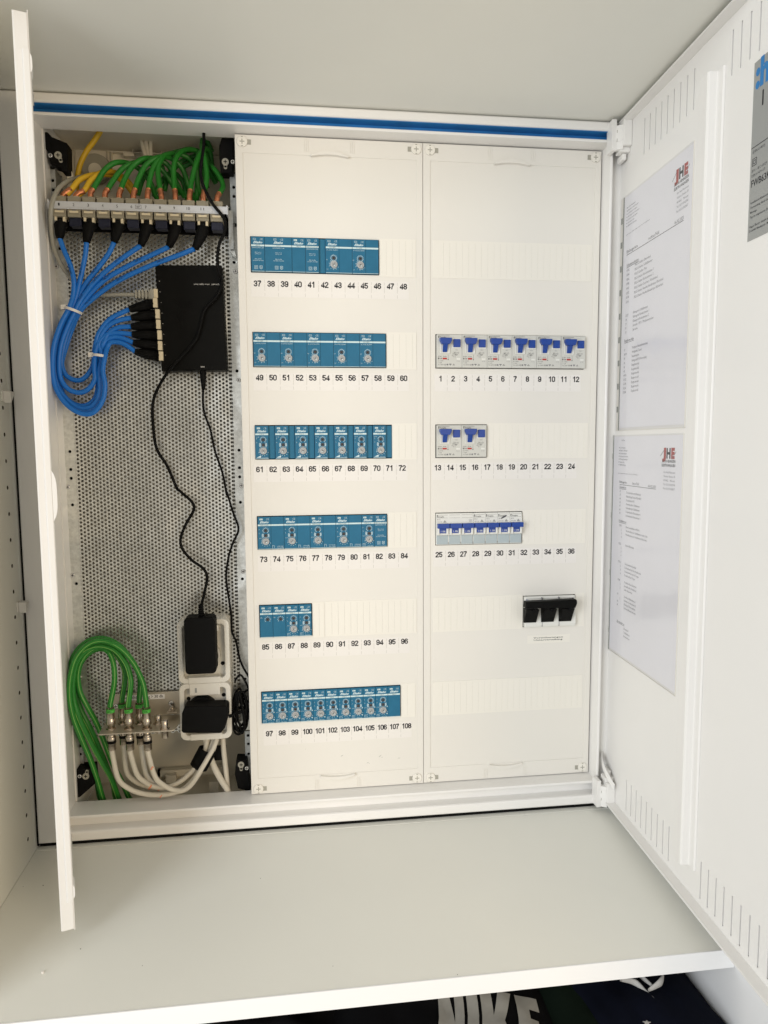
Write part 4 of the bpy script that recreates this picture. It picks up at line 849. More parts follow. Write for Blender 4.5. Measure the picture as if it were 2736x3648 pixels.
m = MB(); m.box(-256, -30, 24, 26, 30, 64, 'dark').prism([(K(320,1000,0).x, 8), (-252, 30), (-255, 52), (-257, 52)], 20, 30, 'galv2').prism([(-31,30),(-26,30),(-22,2),(-28,6)], 20, 34, 'galv').box(-30, -24, 14, 16, 10, 60, 'galv2')
m.build('support_bracket', pp)
w_ = MB(); w_.tube([(-255,10,60),(-253,14,72),(-249,18,77),(-246,16,72),(-247,8,61)], .5, 'steel', n=6); w_.build('wire_clip', pp)
for k, x in enumerate(JX):
    m = MB(); m.box(x-8, x+8, 2.5, 24, 60, 67.5, 'beige').box(x-7.4, x+7.4, 1.8, 3, 60.2, 66, 'beige').box(x-8.3,x-7.6,1.4,20,50,60.2,'tie').box(x+7.6,x+8.3,1.4,20,50,60.2,'tie')
    m.box(x-7.9, x+7.9, 0.6, 22, 41.2, 51, 'beige').box(x-7.9, x+7.9, -.1, .7, 41.2, 44.4, 'beige').box(x-7.9,x-6,-.1,.7,44.4,50,'beige').box(x+6,x+7.9,-.1,.7,44.4,50,'beige')
    jo = m.build('jack', pp, bevel=.35)
    MB().box(x-5.6, x+5.6, -.8, .5, 46, 48.6, 'ivory').box(x-2.2, x+2.2, -.6, .5, 48.6, 49.8, 'grey_ink').build('release_tab', jo, bevel=.3)
    if k % 2 == 1: MB().box(x-7.3, x+7.8, 3, 18, 30.8, 41.1, 'navy').build('dust_cap', jo, bevel=.8)
    else: MB().box(x-6.6, x-3.8, 1, 10, 36.5, 41.1, 'ivory').box(x+3.6, x+6.6, 1, 10, 35.5, 41.1, 'ivory').build('jack_foot', jo)
    m = MB(); m.disc(x, 68.2, 1, 0, 0.01, 'beige', n=4) if False else None
    MB().vlathe(x, 14, [(6.2,67.4),(6,69.5),(3.9,70.5)], 'ivory', n=14).build('jack_collar', jo)

# ================================================================== CABLES
def cable(label, pts, r, m, group=None, name='cable', cat='cable', parts=None, **kw):
    mid = pts[len(pts)//2]; t = thing(name, label, cat, mid, group=group)
    mb = MB(); mb.tube(pts, r, m, **kw); o = mb.build('jacket', t); return t, mb.path
def rings(t, pts, rads, m, name, n=10, bevel=0, **kw):
    mb = MB(); mb.tube(pts, rads, m, n=n, smoothpath=False, **kw); return mb.build(name, t, bevel=bevel)
# green installation cables arching into the patch panel
gtop = {
 2: [(622,700),(640,640),(690,560),(760,515),(850,522),(930,570),(990,650),(1020,730)],
 3: [(722,705),(745,630),(800,560),(870,520),(960,515),(1050,550),(1120,640)],
 4: [(800,705),(820,620),(870,540),(940,490),(1030,492),(1110,540),(1160,650)],
 5: [(895,700),(910,620),(960,530),(1040,480),(1130,490),(1200,560),(1240,680)],
 6: [(972,700),(985,620),(1010,540),(1060,478),(1140,455),(1230,480),(1290,560),(1300,680)],
 7: [(1052,705),(1040,620),(1040,540),(1070,480),(1130,455),(1220,435),(1300,440),(1350,500)],
 8: [(1145,705),(1140,620),(1145,520),(1180,450),(1250,428),(1320,460),(1370,560)],
 9: [(1250,715),(1262,620),(1285,530),(1310,460),(1345,425),(1380,450),(1395,540)],
 10:[(1352,720),(1358,620),(1350,520),(1335,450),(1325,400),(1345,350)],
 11:[(1445,745),(1465,670),(1440,600),(1400,550),(1370,520),(1345,440)]}
names = 'third fourth fifth sixth seventh eighth ninth tenth eleventh twelfth'.split()
for j, (k, pts) in enumerate(gtop.items()):
    x = JX[k]; n = len(pts); P3 = [Vector((x, 14, 71)), Vector((x, 14, 76))]
    for i, (a, b_) in enumerate(pts[1:]): 
        Y = 16 + (i+1)*(6 if i < 3 else 8) + j*1.2; P3.append(K(a, b_, min(Y, 90)))
    last = P3[-1]; P3.append(last+Vector((8, 12, -14))); 
    t, path = cable('green network cable with copper shield feeding the %s port of the patch panel' % names[j], [P3[1]*.72+P3[2]*.28]+P3[2:], 3.5, 'green_cable', group='green cables into the patch panel')
    pc = MB(); pc.tube([P3[0]-Vector((0,0,1)), P3[1]*.98+P3[2]*.02, P3[1]*.68+P3[2]*.32], [3.7,3.5,3.8], 'copper', n=9, sub=3); pc.build('copper_shield', t)
# hidden rear loops, still visible between the front ones
for j, pts in enumerate(([(1390,620),(1388,500),(1372,430),(1330,395)], [(905,730),(940,620),(1000,560),(1080,545)], [(1080,700),(1110,600),(1190,510),(1280,470),(1330,430)], [(1180,560),(1260,520),(1330,560),(1360,680)], [(1010,740),(1060,640),(1130,580),(1200,640),(1230,760)], [(1290,760),(1300,600),(1330,500),(1350,420)])):
    nm = ('steepest green cable at the far right behind the patch panel arches','green cable low behind the patch panel arches between ports five and seven','green cable rising behind the arches towards the top right','short green arch behind the tenth port','green arch deep behind the eighth port','green cable running straight up behind the eleventh port')[j]
    cable(nm, [K(a, b_, 78) for a, b_ in pts], 3.4, 'green_cable', group='green cables in the back of the bay')
# yellow cables
t, _ = cable('yellow cable with copper shield feeding the first patch panel port', [Vector((JX[0]+6,14,73)), K(475,685,16), K(515,635,22), K(570,607,30), K(650,592,40), K(740,600,52), K(820,650,66), K(880,730,74)], 3.7, 'yellow_cable', group='yellow cables')
MB().tube([(JX[0]+1,14,69), (JX[0]+3,13,73), K(468,690,15)], [3.9,3.7,3.9], 'copper', n=9, sub=3).build('copper_shield', t)
t, _ = cable('yellow cable with copper shield feeding the second patch panel port', [Vector((JX[1]+2,14,73)), K(560,690,16), K(590,640,22), K(650,590,30), K(710,572,42), K(780,592,56), K(850,650,70), K(890,720,76)], 3.7, 'yellow_cable', group='yellow cables')
MB().tube([(JX[1]-1,14,69), (JX[1]+1,13,73), K(552,700,15)], [3.9,3.7,3.9], 'copper', n=9, sub=3).build('copper_shield', t)
cable('yellow cable rising to the top edge of the cable bay', [K(500,720,70), K(508,620,66), K(525,530,62), K(565,445,60), K(612,380,58), K(655,315,56), K(690,240,54)], 3.7, 'yellow_cable', group='yellow cables')
# white pair at the top, grey cable
for j, (a, b_, c, d) in enumerate(((922,300,955,480),(955,300,975,475),(1000,300,990,480))):
    cable(('left','middle','right')[j]+' of three white cables dropping from the top edge', [K(a, b_, 78), K((a+c)/2-6, (b_+d)/2, 80), K(c, d, 82), K(c+10, d+120, 84)], 2.9, 'white_cable', group='white cables at the top of the bay')
tg, pth = cable('grey network cable running down the left side into the highest used port of the switch', [K(560,600,60), K(500,618,40), K(440,640,24), K(390,680,12), K(360,730,2), K(338,800,-3), K(333,870,0), K(340,980,10), K(362,1100,20), K(415,1205,26), K(480,1290,28), K(570,1350,26), K2(660,90,26), K2(760,92,22), K2(850,92,19), K2(895,92,18)], 2.9, 'grey_cable')
p = K2(890,92,18); q_ = K2(1035,88,18)
pm = MB(); 
for i in range(5): pm.box(p.x+i*4.4, p.x+i*4.4+2.6, 13, 23, p.z-5.4-.2*i, p.z+5.4+.2*i, 'grey_cable')
pm.box(p.x, p.x+22, 15.5, 20.5, p.z-3.5, p.z+3.5, 'grey_cable').box(p.x+20, q_.x-4, 12, 25, p.z-7, p.z+7, 'grey_cable'); pm.build('plug_boot', tg, bevel=.6)
MB().box(q_.x-4.5, q_.x+1.5, 13, 24, q_.z-6, q_.z+6, 'ivory').build('plug', tg, bevel=.3)
# blue patch cables: patch panel port -> tie -> loop -> tie -> switch port
SW_Y = 12
starts = {0: [(395,885),(395,950),(393,1015)], 2: [(590,885),(580,960),(568,1040)], 4: [(780,885),(770,960),(748,1038)], 6: [(965,890),(960,960),(925,1060)], 8: [(1150,900),(1150,970),(1108,1068)], 10: [(1335,920),(1325,1000),(1278,1080)]}
mids = {0: [(420,1090),(462,1190),(485,1290),(480,1390)], 2: [(562,1110),(545,1200),(525,1290),(500,1400)], 4: [(715,1110),(650,1200),(570,1300),(515,1400)], 6: [(850,1110),(740,1190),(620,1300),(535,1410)], 8: [(1020,1110),(850,1190),(680,1290),(555,1420)], 10: [(1180,1120),(980,1195),(760,1300),(590,1425)]}
tie1 = {0: (452,185), 2: (467,188), 4: (480,196), 6: (492,203), 8: (504,208), 10: (518,214)}
loops_ = {
 0: [(400,285),(356,420),(345,560),(362,690),(425,800),(520,868),(610,868),(672,790),(690,690),(676,590)],
 2: [(412,290),(368,430),(360,570),(385,700),(450,790),(540,840),(620,810),(655,720),(650,600)],
 4: [(425,300),(385,430),(376,580),(400,720),(470,800),(550,822),(620,780),(645,690),(640,590)],
 6: [(440,310),(400,430),(388,560),(402,650),(450,712),(520,735),(580,712),(622,650),(620,580)],
 8: [(455,320),(420,430),(405,530),(425,610),(480,650),(540,648),(590,600),(615,540)],
 10:[(470,325),(432,440),(400,570),(400,700),(440,790),(520,850),(600,840),(655,760),(670,640)]}
tie2 = {0: (690,495), 2: (670,495), 4: (655,495), 6: (625,490), 8: (618,480), 10: (682,500)}
fan = {8: [(632,400),(655,335),(725,250),(850,188)], 6: [(645,410),(690,320),(760,268),(862,243)], 4: [(680,420),(715,345),(775,308),(862,302)], 2: [(650,420),(690,362),(760,343),(868,352)], 10: [(672,430),(700,388),(755,370),(815,382),(876,408)], 0: [(705,440),(728,405),(785,405),(840,430),(888,467)]}
plug = {8: (1010,150), 6: (1025,222), 4: (1030,290), 2: (1038,360), 10: (1042,430), 0: (1048,497)}
depth = {0: 4, 2: 12, 4: 18, 6: 10, 8: 20, 10: 24}
pnum = {0:'first', 2:'third', 4:'fifth', 6:'seventh', 8:'ninth', 10:'eleventh'}
for k in (0,2,4,6,8,10):
    x = JX[k]; dy = depth[k]
    A = [K(a, b_, 8) for a, b_ in starts[k]]
    P3 = [A[-1]] + [K(a, b_, 8+(dy*.4)*(i+1)/4) for i, (a, b_) in enumerate(mids[k])] + [K2(*tie1[k], dy*.6+4)] + [K2(a, b_, dy) for a, b_ in loops_[k]] + [K2(*tie2[k], dy*.7+4)] + [K2(a, b_, 13) for a, b_ in fan[k]]
    t, path = cable('blue patch cable plugged into the %s port of the patch panel' % pnum[k], P3, 3.25, 'blue_cable', group='blue patch cables', n=12)
    rings(t, [Vector((x, 9, 40)), Vector((x, 9, 34)), A[0]*.3+A[1]*.7, A[1]*.45+A[2]*.55, A[2]], [7.2,8.4,8.2,6.2,4.4], 'rubber', 'plug_boot', n=8)
    e = K2(*fan[k][-1], 13); e2 = K2(*plug[k], 14); d = e2-e
    rings(t, [e, e+d*.12, e+d*.4, e+d*.62, e2], [4.2,4.8,6.6,7.0,6.8], 'rubber', 'plug_boot', n=8)
    MB().box(e2.x, e2.x+5.5, 8, 21, e2.z-6, e2.z+6, 'ivory').build('plug', t, bevel=.3)
    mb = MB()   # printed text along the front of the jacket
    for i0 in ((8, 14, 20) if k in (6,8,10) else (11,)):
        if i0+2 < len(path):
            p = path[i0]; d = (path[i0+2]-p).normalized(); ang = math.atan2(d.z, d.x)+math.pi
            mb.text('LINE CAT.6A', p.x, p.z-1, 2.2, 'navy', y=p.y-3.35, width=13, rot=ang)
    mb.build('jacket_print', t)
def tie(label, a, b_, r):
    pa, pb = a, b_; c = (pa+pb)/2; d = (pb-pa); h = d.length/2; t = thing('cable_tie', label, 'cable tie', c)
    u_ = d.normalized(); pts = [c+u_*(h*math.cos(q))+Vector((0,1,0))*(r*math.sin(q)) for q in [2*math.pi*i/24 for i in range(25)]]
    v_ = Vector((0,1,0)).cross(u_)
    mb = MB(); vs = []
    for p in pts: vs += [p-v_*1.7, p+v_*1.7]
    mb.add(vs, [(2*i, 2*i+2, 2*i+3, 2*i+1) for i in range(24)], 'tie'); mb.build('strap', t)
    MB().box(pa.x-5, pa.x+1.5, pa.y-4, pa.y+2, pa.z-2.5, pa.z+3.5, 'tie').build('tie_head', t, bevel=.5)
tie('white cable tie round the upper part of the blue bundle', K2(430,178,10), K2(537,216,10), 13)
tie('white cable tie round the blue bundle beside the switch', K2(608,490,12), K2(702,500,12), 13)

# ================================================================== NETWORK SWITCH
sw = thing('network_switch', 'flat black eight-port network switch on the perforated plate', 'network switch', (-82, 26, -83))
th = math.radians(1.4); O_ = K(1020,1190,15)
def SWT(a, y, c): return (O_.x+a*math.cos(th)-c*math.sin(th)*1, y, O_.z+a*math.sin(th)+c*math.cos(th))   # a right, c up (negative = down)
SWT2 = lambda a, y, c: SWT(a, y, c)
m = MB(); m.box(0, 87, 13, 37.5, -139.5, 0, 'black_gloss', T=SWT); m.build('case', sw, bevel=1.0)
m = MB()
for i in range(9):
    m.box(24+2.6*i, 25+2.6*i, 12.8, 13.1, -57, -47, 'dark', T=SWT)
for i in range(5): m.box(25+2.6*i, 26+2.6*i, 12.8, 13.1, -86, -59, 'dark', T=SWT)
for i in range(10): m.box(26+2.6*i, 27+2.6*i, 12.8, 13.1, -98, -88, 'dark', T=SWT)
for i in range(7): m.box(30+2.2*i, 31.2+2.2*i, 12.6, 14, -139.8, -137.5, 'dark', T=SWT)
m.build('vent_slots', sw)
p = MB()
p.text('GSW-0807    8-Port Gigabit Switch', 66, -24.5, 1.7, 'tie', y=12.85, T=SWT, rot=math.pi, width=34)
p.text('PWR', 54.5, -133.6, 2.0, 'tie', y=12.85, T=SWT, rot=math.pi, width=5)
for i in range(8): p.text(str(8-i), 5+.3*i, -21-13.9*i, 1.5, 'tie', y=12.85, T=SWT, rot=math.pi/2)
p.build('case_print', sw)
for i in range(8):
    MB().box(-.5, 1.2, 19, 33, -27.5-13.9*i, -15.5-13.9*i, 'dark', T=SWT).build('port', sw)

# ================================================================== BLACK POWER CABLES AND ADAPTERS
Y1 = 6
def pwr(fn, pts, Y): return [fn(a, b_, Y) for a, b_ in pts]
c_a = pwr(K, [(1338,290),(1338,400),(1325,500),(1318,600),(1345,690),(1400,790)], 4)[:2]+pwr(K, [(1325,500),(1318,600),(1345,690),(1400,790)], -6)+pwr(K,[(1470,880),(1478,960),(1440,1050),(1428,1150),(1440,1240)],-2)+pwr(K2,[(1455,20),(1425,100),(1345,190),(1318,290),(1290,380),(1210,480),(1110,590)],9)+pwr(K2,[(1040,700),(1005,800),(1004,930),(1028,1100),(1100,1220),(1160,1360)],24)+pwr(K3,[(1180,90),(1262,165),(1270,220),(1220,310),(1187,400),(1197,470),(1260,545),(1335,600),(1360,660),(1342,760),(1320,850)],20)
ad1 = K4(1145,185,-22); ad1b = K4(1340,520,-22)
t = thing('power_adapter', 'tall black ribbed plug-in power adapter in the upper socket', 'power adapter', ((ad1.x+ad1b.x)/2, -10, ad1b.z))
m = MB(); m.tube(c_a+[Vector(((ad1.x+ad1b.x)/2+1, -2, ad1.z+12))], 2.05, 'rubber', n=8); m.build('cord', t)
m = MB(); m.prism(rrect(ad1.x-.8, ad1b.x+1.2, ad1b.z-1, ad1.z+1, 5.5), -22, 4, 'black'); m.build('body', t, bevel=2.2, segs=3)
m = MB()
for i in range(11): m.box(ad1b.x-1, ad1b.x+.6, -19, -2, ad1.z-18-i*4.6, ad1.z-15.6-i*4.6, 'black')
for i in range(11): m.box(ad1.x-.5, ad1.x+1, -19, -2, ad1.z-18-i*4.6, ad1.z-15.6-i*4.6, 'black')
m.build('grip_ribs', t, bevel=.3)
m = MB(); cx = (ad1.x+ad1b.x)/2+1
for i in range(6): m.vlathe(cx, -6, [(4.6-.25*i, ad1.z-1+i*3), (4.6-.25*i, ad1.z+.9+i*3)], 'rubber', n=10); m.vlathe(cx, -6, [(3.4-.2*i, ad1.z+.9+i*3), (3.3-.2*i, ad1.z+2+i*3)], 'rubber', n=10)
m.build('strain_relief', t)
# second adapter, its cable goes up to the switch
e0 = K2(1333,600,20)
c_b = [K2(1335,700,20)]+pwr(K2,[(1333,800),(1345,880),(1382,980),(1412,1120),(1460,1260),(1488,1400)],28)+pwr(K3,[(1490,100),(1530,230),(1566,340),(1530,430),(1502,520),(1485,650),(1500,780),(1518,900),(1522,1010),(1550,1080),(1580,1210),(1640,1320),(1690,1380)],26)+pwr(K3,[(1640,1390),(1590,1420),(1545,1440)],22)
t2 = thing('power_adapter', 'squat black power adapter lying sideways in the lower socket with its spare cord bundled', 'power adapter', (-75, -10, -640))
m = MB(); m.tube(c_b, 1.55, 'rubber', n=8); m.build('cord', t2)
rings(t2, [e0+Vector((0,-0,3)), e0, K2(1334,640,20), K2(1335,670,20), K2(1335,715,20)], [4.0,4.2,4.2,3.4,2.4], 'rubber', 'barrel_plug', n=10)
P_ = lambda x_, y_, Y=-20: (K4(x_, y_, Y).x, K4(x_, y_, Y).z)
m = MB(); m.prism([P_(1150,727), P_(1132,770), P_(1130,880), P_(1140,892), P_(1375,892), P_(1400,860), P_(1418,800), P_(1418,735), P_(1405,722)], -22, 4, 'black'); m.build('body', t2, bevel=2.0, segs=3)
c_ = K4(1255,760,0); m = MB(); m.disc(c_.x, c_.z, 20.5, 0, 14, 'black', n=36); m.build('plug_disc', t2, bevel=1)
m = MB(); bx = K4(1490,700,10)
random.seed(5)
for i in range(7):
    cx_, cz_ = bx.x + random.uniform(-3, 3), bx.z - 12 + random.uniform(-4, 4); hh = 26+random.uniform(-4, 6); ww = 5+i*1.1
    pts = [Vector((cx_+ww*math.sin(a)+ (2 if i % 2 else -2)*math.sin(2*a), 8+2.2*i+2*math.cos(a*2), cz_+hh*math.cos(a)-6)) for a in [2*math.pi*j/14 for j in range(15)]]
    m.tube(pts, 1.5, 'rubber', n=7, sub=3)
m.tube([bx+Vector((-9,0,-12)), bx+Vector((0,-2,-14)), bx+Vector((9,0,-11)), bx+Vector((2,10,-12)), bx+Vector((-8,6,-13)), bx+Vector((-9,0,-12))], 2.2, 'rubber', n=7)
m.tube([bx+Vector((-6,2,30)), bx+Vector((2,0,40)), bx+Vector((10,2,26)), bx+Vector((14,6,8)), bx+Vector((10,10,-8))], 1.5, 'rubber', n=7)
m.tube([K4(1425,790,0), K4(1450,780,2), K4(1470,760,6), bx+Vector((-2,4,-8))], [2.6,2.0,1.5,1.5], 'rubber', n=7)
m.build('bundled_cord', t2)

# ================================================================== DOUBLE SOCKET
so = thing('double_socket', 'white surface-mounted double wall socket with round-cornered frames', 'socket outlet', (-82, 38, -600))
A0 = K4(1095,190,2); A1 = K4(1427,190,2); zt, zm, zb_ = A0.z-1, K4(1095,592,2).z, K4(1095,945,2).z
xl, xr = A0.x+.5, A1.x-1; xm = (xl+xr)/2
MB().prism(rrect(xl+.6, xr-.6, zb_+.6, zt-.6, 8.5, 6), 16, 37.9, 'socket').build('back_box', so)
for (za, zb2, lab) in ((zm+.1, zt, 'upper'), (zb_, zm-.1, 'lower')):
    m = MB(); m.prism(rrect(xl, xr, za, zb2, 9, 6), 14, 37.8, 'socket'); 
    m.ring(rrect(xl, xr, za, zb2, 9, 6), rrect(xl+7, xr-7, za+7, zb2-7, 5, 6), 2, 14, 'socket')
    o = m.build('socket_frame', so, label=lab+' socket body', bevel=1.4, segs=3)
    q = MB(); q.box(xm-21, xm+21, 1.2, 14.2, zb2-17, zb2+.0 if lab == 'lower' else zb2-8, 'socket'); q.build('hinge_block', o, bevel=1)
    q = MB(); q.box(xm-22, xm+22, 0.9, 13.5, za-.1, za+9, 'socket'); q.build('lower_lip', o, bevel=1.2)
    q = MB(); pcx, pcz = xm-1, za+(zb2-za)*.42; n = 36
    q.ring([(pcx+23*math.cos(2*math.pi*k/n), pcz+23*math.sin(2*math.pi*k/n)) for k in range(n)], [(pcx+20.7*math.cos(2*math.pi*k/n), pcz+20.7*math.sin(2*math.pi*k/n)) for k in range(n)], 4, 14.1, 'socket'); q.build('socket_ring', o)
    for (sx, sz) in ((xl+11, zb2-25), (xr-11, za+ (24 if lab == 'upper' else 60))): MB().disc(sx, sz, 2.8, 13.4, 14.05, 'dark', n=14).build('screw_hole', o)
    if lab == 'lower': MB().box(xm-13.5, xm-10.8, .9, 1.3, zb2-12.5, zb2-6, 'label_grey').build('sight_slot', o)

# ================================================================== COAX BRACKET AND CABLES
cb = thing('grounding_bracket', 'bent metal grounding angle with coaxial couplers and a printed dB sticker', 'bracket', (-172, 20, -648))
xa, xb_ = K4(668,655,34).x, K4(1180,640,34).x; zt_ = K4(668,652,34).z; ZP = -641.8
m = MB(); m.box(xa, xb_, 33, 34.6, ZP+1, zt_, 'alu').build('upright', cb, bevel=.5)
fl_, fr_ = at(612*c4, 2100+905*c4, ZP, 2), at(1082*c4, 2100+880*c4, ZP, 2)
m = MB(); m.prism([(xa, 33), (fl_.x, fl_.y), (fr_.x-3, fl_.y+.5), (fr_.x, fl_.y+3), (fr_.x+8, 33)], ZP-.8, ZP+.8, 'alu', ax=2); m.build('shelf_plate', cb)
fy = fl_.y
q = MB(); sx0, sx1 = K4(745,665,33).x, K4(1025,665,33).x; sz0, sz1 = K4(800,690,33).z, K4(1000,650,33).z
q.box(sx0, sx1, 32.6, 32.95, sz0, sz1, 'paper').text('Rückflußdämpfung > 30 db', (sx0+sx1)/2, sz0+2.2, 4.2, 'ink', y=32.5, width=(sx1-sx0)-5, res=2, off=.006); q.build('sticker', cb, label='sticker reading Rückflußdämpfung > 30 db')
screw(cb, K4(722,727,33), 4); screw(cb, K4(1065,708,33), 4)
m = MB(); e = K4(1070,800,24); m.box(e.x-6, e.x+8, 20, 32, ZP+8, ZP+9.5, 'alu').box(e.x-4, e.x+4, 20, 28, ZP+9.5, ZP+13, 'nickel').disc(e.x, ZP+14, 3, 17, 26, 'nickel', n=12); m.build('earth_clamp', cb, bevel=.3)
conn = []
for fn_x, row in ((692,0),(805,0),(915,0),(1025,0),(765,1),(872,1),(985,1)):
    cp_ = at(fn_x*c4, 2100+(868 if row == 0 else 836)*c4, ZP, 2); x_, yy_ = cp_.x, cp_.y; conn.append((x_, yy_, row, fn_x))
    m = MB(); m.vlathe(x_, yy_, [(6.3,ZP+.9),(6.3,ZP+2.4)], 'nickel', n=6, smooth=False).vlathe(x_, yy_, [(7,ZP+.8),(7,ZP+1.3)], 'nickel', n=18)
    if fn_x in (1025, 985): m.vlathe(x_, yy_, [(4.4,ZP+2.4),(4.6,ZP+3),(4.6,ZP+12.5),(3.6,ZP+13.2),(1,ZP+13.2)], 'nickel').vlathe(x_, yy_, [(4.6,ZP-1),(4.6,ZP-11.5),(3.8,ZP-12.4)], 'nickel')
    else: m.vlathe(x_, yy_, [(4.2,ZP-1),(4.2,ZP-7)], 'nickel')
    m.build('coupler', cb)
gl = {
 692: [(697,690),(708,600),(712,520),(700,440),(672,385),(620,362),(556,385),(505,450),(485,540),(500,640),(550,740),(600,830),(650,950),(700,1080),(760,1200),(800,1290)],
 805: [(810,680),(814,590),(805,520),(778,450),(715,378),(625,352),(540,378),(480,450),(455,560),(458,680),(490,790),(550,920),(625,1060),(690,1170),(735,1290)],
 915: [(905,680),(893,600),(868,530),(818,440),(740,360),(645,320),(555,338),(478,415),(440,530),(432,660),(455,790),(505,920),(560,1050),(605,1180),(640,1300)],
 765: [(770,650),(777,560),(770,490),(735,420),(680,380),(600,372),(530,420),(480,510),(470,620),(500,740),(560,860),(610,970),(660,1090),(700,1200),(720,1300)],
 872: [(875,650),(872,570),(855,500),(800,410),(730,340),(640,304),(540,325),(460,410),(430,540),(428,680),(450,800),(490,900),(540,1010),(590,1130),(620,1290)]}
gd = {692: 10, 805: 5, 915: 0, 765: 22, 872: 16}
gn = {692:'left front', 805:'middle front', 915:'right front', 765:'left rear', 872:'right rear'}
for (x_, yy_, row, key) in conn:
    if key not in gl: continue
    dd = gd[key]; P3 = [Vector((x_, yy_, ZP+31)), Vector((x_+.3, yy_, ZP+36))]+[K4(a, b_, yy_+(dd-yy_)*min(1,(i+1)/5) if i < 10 else dd+(i-9)*8) for i, (a, b_) in enumerate(gl[key][1:])]; P3.append(Vector((P3[-1].x+6, P3[-1].y+2, -780)))
    t, path = cable('green coaxial cable looping over to the %s coupler of the bracket' % gn[key], P3, 3.7, 'green_cable', group='green coaxial cables', n=12)
    mb = MB(); off = Vector((-1.6 if key in (805,765) else 1.2, -3.45, 0)); mb.tube([q_+off for q_ in path[2:-2]], .42, 'green_line', n=5, smoothpath=False); mb.build('light_stripe', t)
    MB().vlathe(x_, yy_, [(3.2,ZP+2.4),(4.6,ZP+3),(4.8,ZP+6),(6,ZP+7),(6,ZP+14),(5.2,ZP+15),(5.5,ZP+16),(5.5,ZP+32)], 'nickel', n=12).vlathe(x_, yy_, [(5.65,ZP+24),(5.65,ZP+29)], 'green_band', n=14).text('CABELCON'[:5], x_, ZP+25.4, 2.0, 'ink', y=yy_-5.7, width=7).build('plug', t)
wl = {
 692: [(697,1090),(735,1175),(805,1240),(890,1270),(980,1278),(1070,1268),(1150,1235),(1215,1165),(1262,1080),(1305,1000),(1330,930)],
 805: [(818,1085),(850,1145),(900,1195),(960,1225),(1040,1228),(1120,1195),(1190,1135),(1240,1075),(1275,1000),(1290,930)],
 915: [(930,1085),(962,1160),(1010,1212),(1075,1245),(1140,1248),(1195,1205),(1250,1120),(1295,1045),(1330,980),(1350,930)],
 765: [(770,1060),(787,1130),(830,1185),(895,1218),(980,1232),(1060,1225),(1140,1180),(1205,1120),(1250,1050),(1290,990),(1310,930)],
 872: [(884,1060),(905,1140),(950,1205),(1010,1245),(1090,1262),(1170,1235),(1230,1160),(1280,1075),(1325,1000),(1345,930)]}
for (x_, yy_, row, key) in conn:
    if key not in wl: continue
    Yb = {692: 2, 805: 8, 915: -2, 765: 22, 872: 18}[key]
    P3 = [Vector((x_, yy_, ZP-28)), Vector((x_, yy_, ZP-34))]+[K4(a, b_, yy_+(Yb-yy_)*min(1,(i+1)/3) if i < 6 else Yb+(24-Yb)*(i-5)/5) for i, (a, b_) in enumerate(wl[key][1:])]
    t, path = cable('white coaxial cable curving down from the %s coupler of the bracket' % gn[key], P3, 3.5, 'white_cable', group='white coaxial cables', n=12)
    MB().vlathe(x_, yy_, [(4.3,ZP-6.5),(4.4,ZP-10),(5.8,ZP-11),(5.8,ZP-15.5),(5.2,ZP-16)], 'nickel', n=12).vlathe(x_, yy_, [(5.9,ZP-16),(5.9,ZP-19.5)], 'rubber', n=16).vlathe(x_, yy_, [(5.5,ZP-19.5),(5.5,ZP-29),(4.6,ZP-30)], 'nickel', n=16).build('plug', t)
    i0 = {692: 26, 805: 18, 915: 8, 765: 22, 872: 18}[key]; p = path[i0]
    mb = MB(); mb.text({692:'1',805:'3',915:'5',765:'2',872:'4'}[key], p.x, p.z-2.4, 4.8, 'orange_ink', y=p.y-3.7, off=.02, rot=-.6); mb.build('marker_number', t)
for j, (pts, r, lab) in enumerate((([(1275,900),(1285,960),(1310,1050),(1345,1130),(1385,1200),(1415,1250)], 4.6, 'thick white mains cable from the sockets to the cabinet floor'), ([(1385,900),(1392,1000),(1405,1120),(1418,1250)], 3.8, 'white cable straight down on the right of the bay floor'), ([(1310,900),(1335,980),(1322,1040)], 4.2, 'short white cable between the sockets and the black tape'))):
    cable(lab, [K4(a, b_, 20+6*j) for a, b_ in pts]+([Vector((K4(*pts[-1], 20+6*j).x+3, 24+6*j, -780))] if j < 2 else []), r, 'white_cable')
t = thing('tape_wrap', 'black tape wrapped round the white cables below the sockets', 'tape', K4(1265,1060,14))
p = K4(1262,1055,12); a_ = math.radians(-28)
m = MB()
def TW(a, y, c): return (p.x+a*math.cos(a_)-c*math.sin(a_), y, p.z+a*math.sin(a_)+c*math.cos(a_))
m.prism(rrect(-14, 14, -1, 1, .9), -15, 15, 'rubber') if False else None
n = 18; vs = []
for zz_ in (-15, -14, 14, 15):
    rr = 13 if abs(zz_) == 14 else 11.5
    for k in range(n): q = 2*math.pi*k/n; vs.append(TW(rr*math.cos(q), 14+9*math.sin(q), zz_))
m.add(vs, [(j*n+k, j*n+(k+1)%n, (j+1)*n+(k+1)%n, (j+1)*n+k) for j in range(3) for k in range(n)], 'rubber', True); m.build('tape', t)
MB().box(p.x+14, p.x+32, 26, 30, p.z-10, p.z+12, 'rubber').build('tape_end', t, bevel=1)

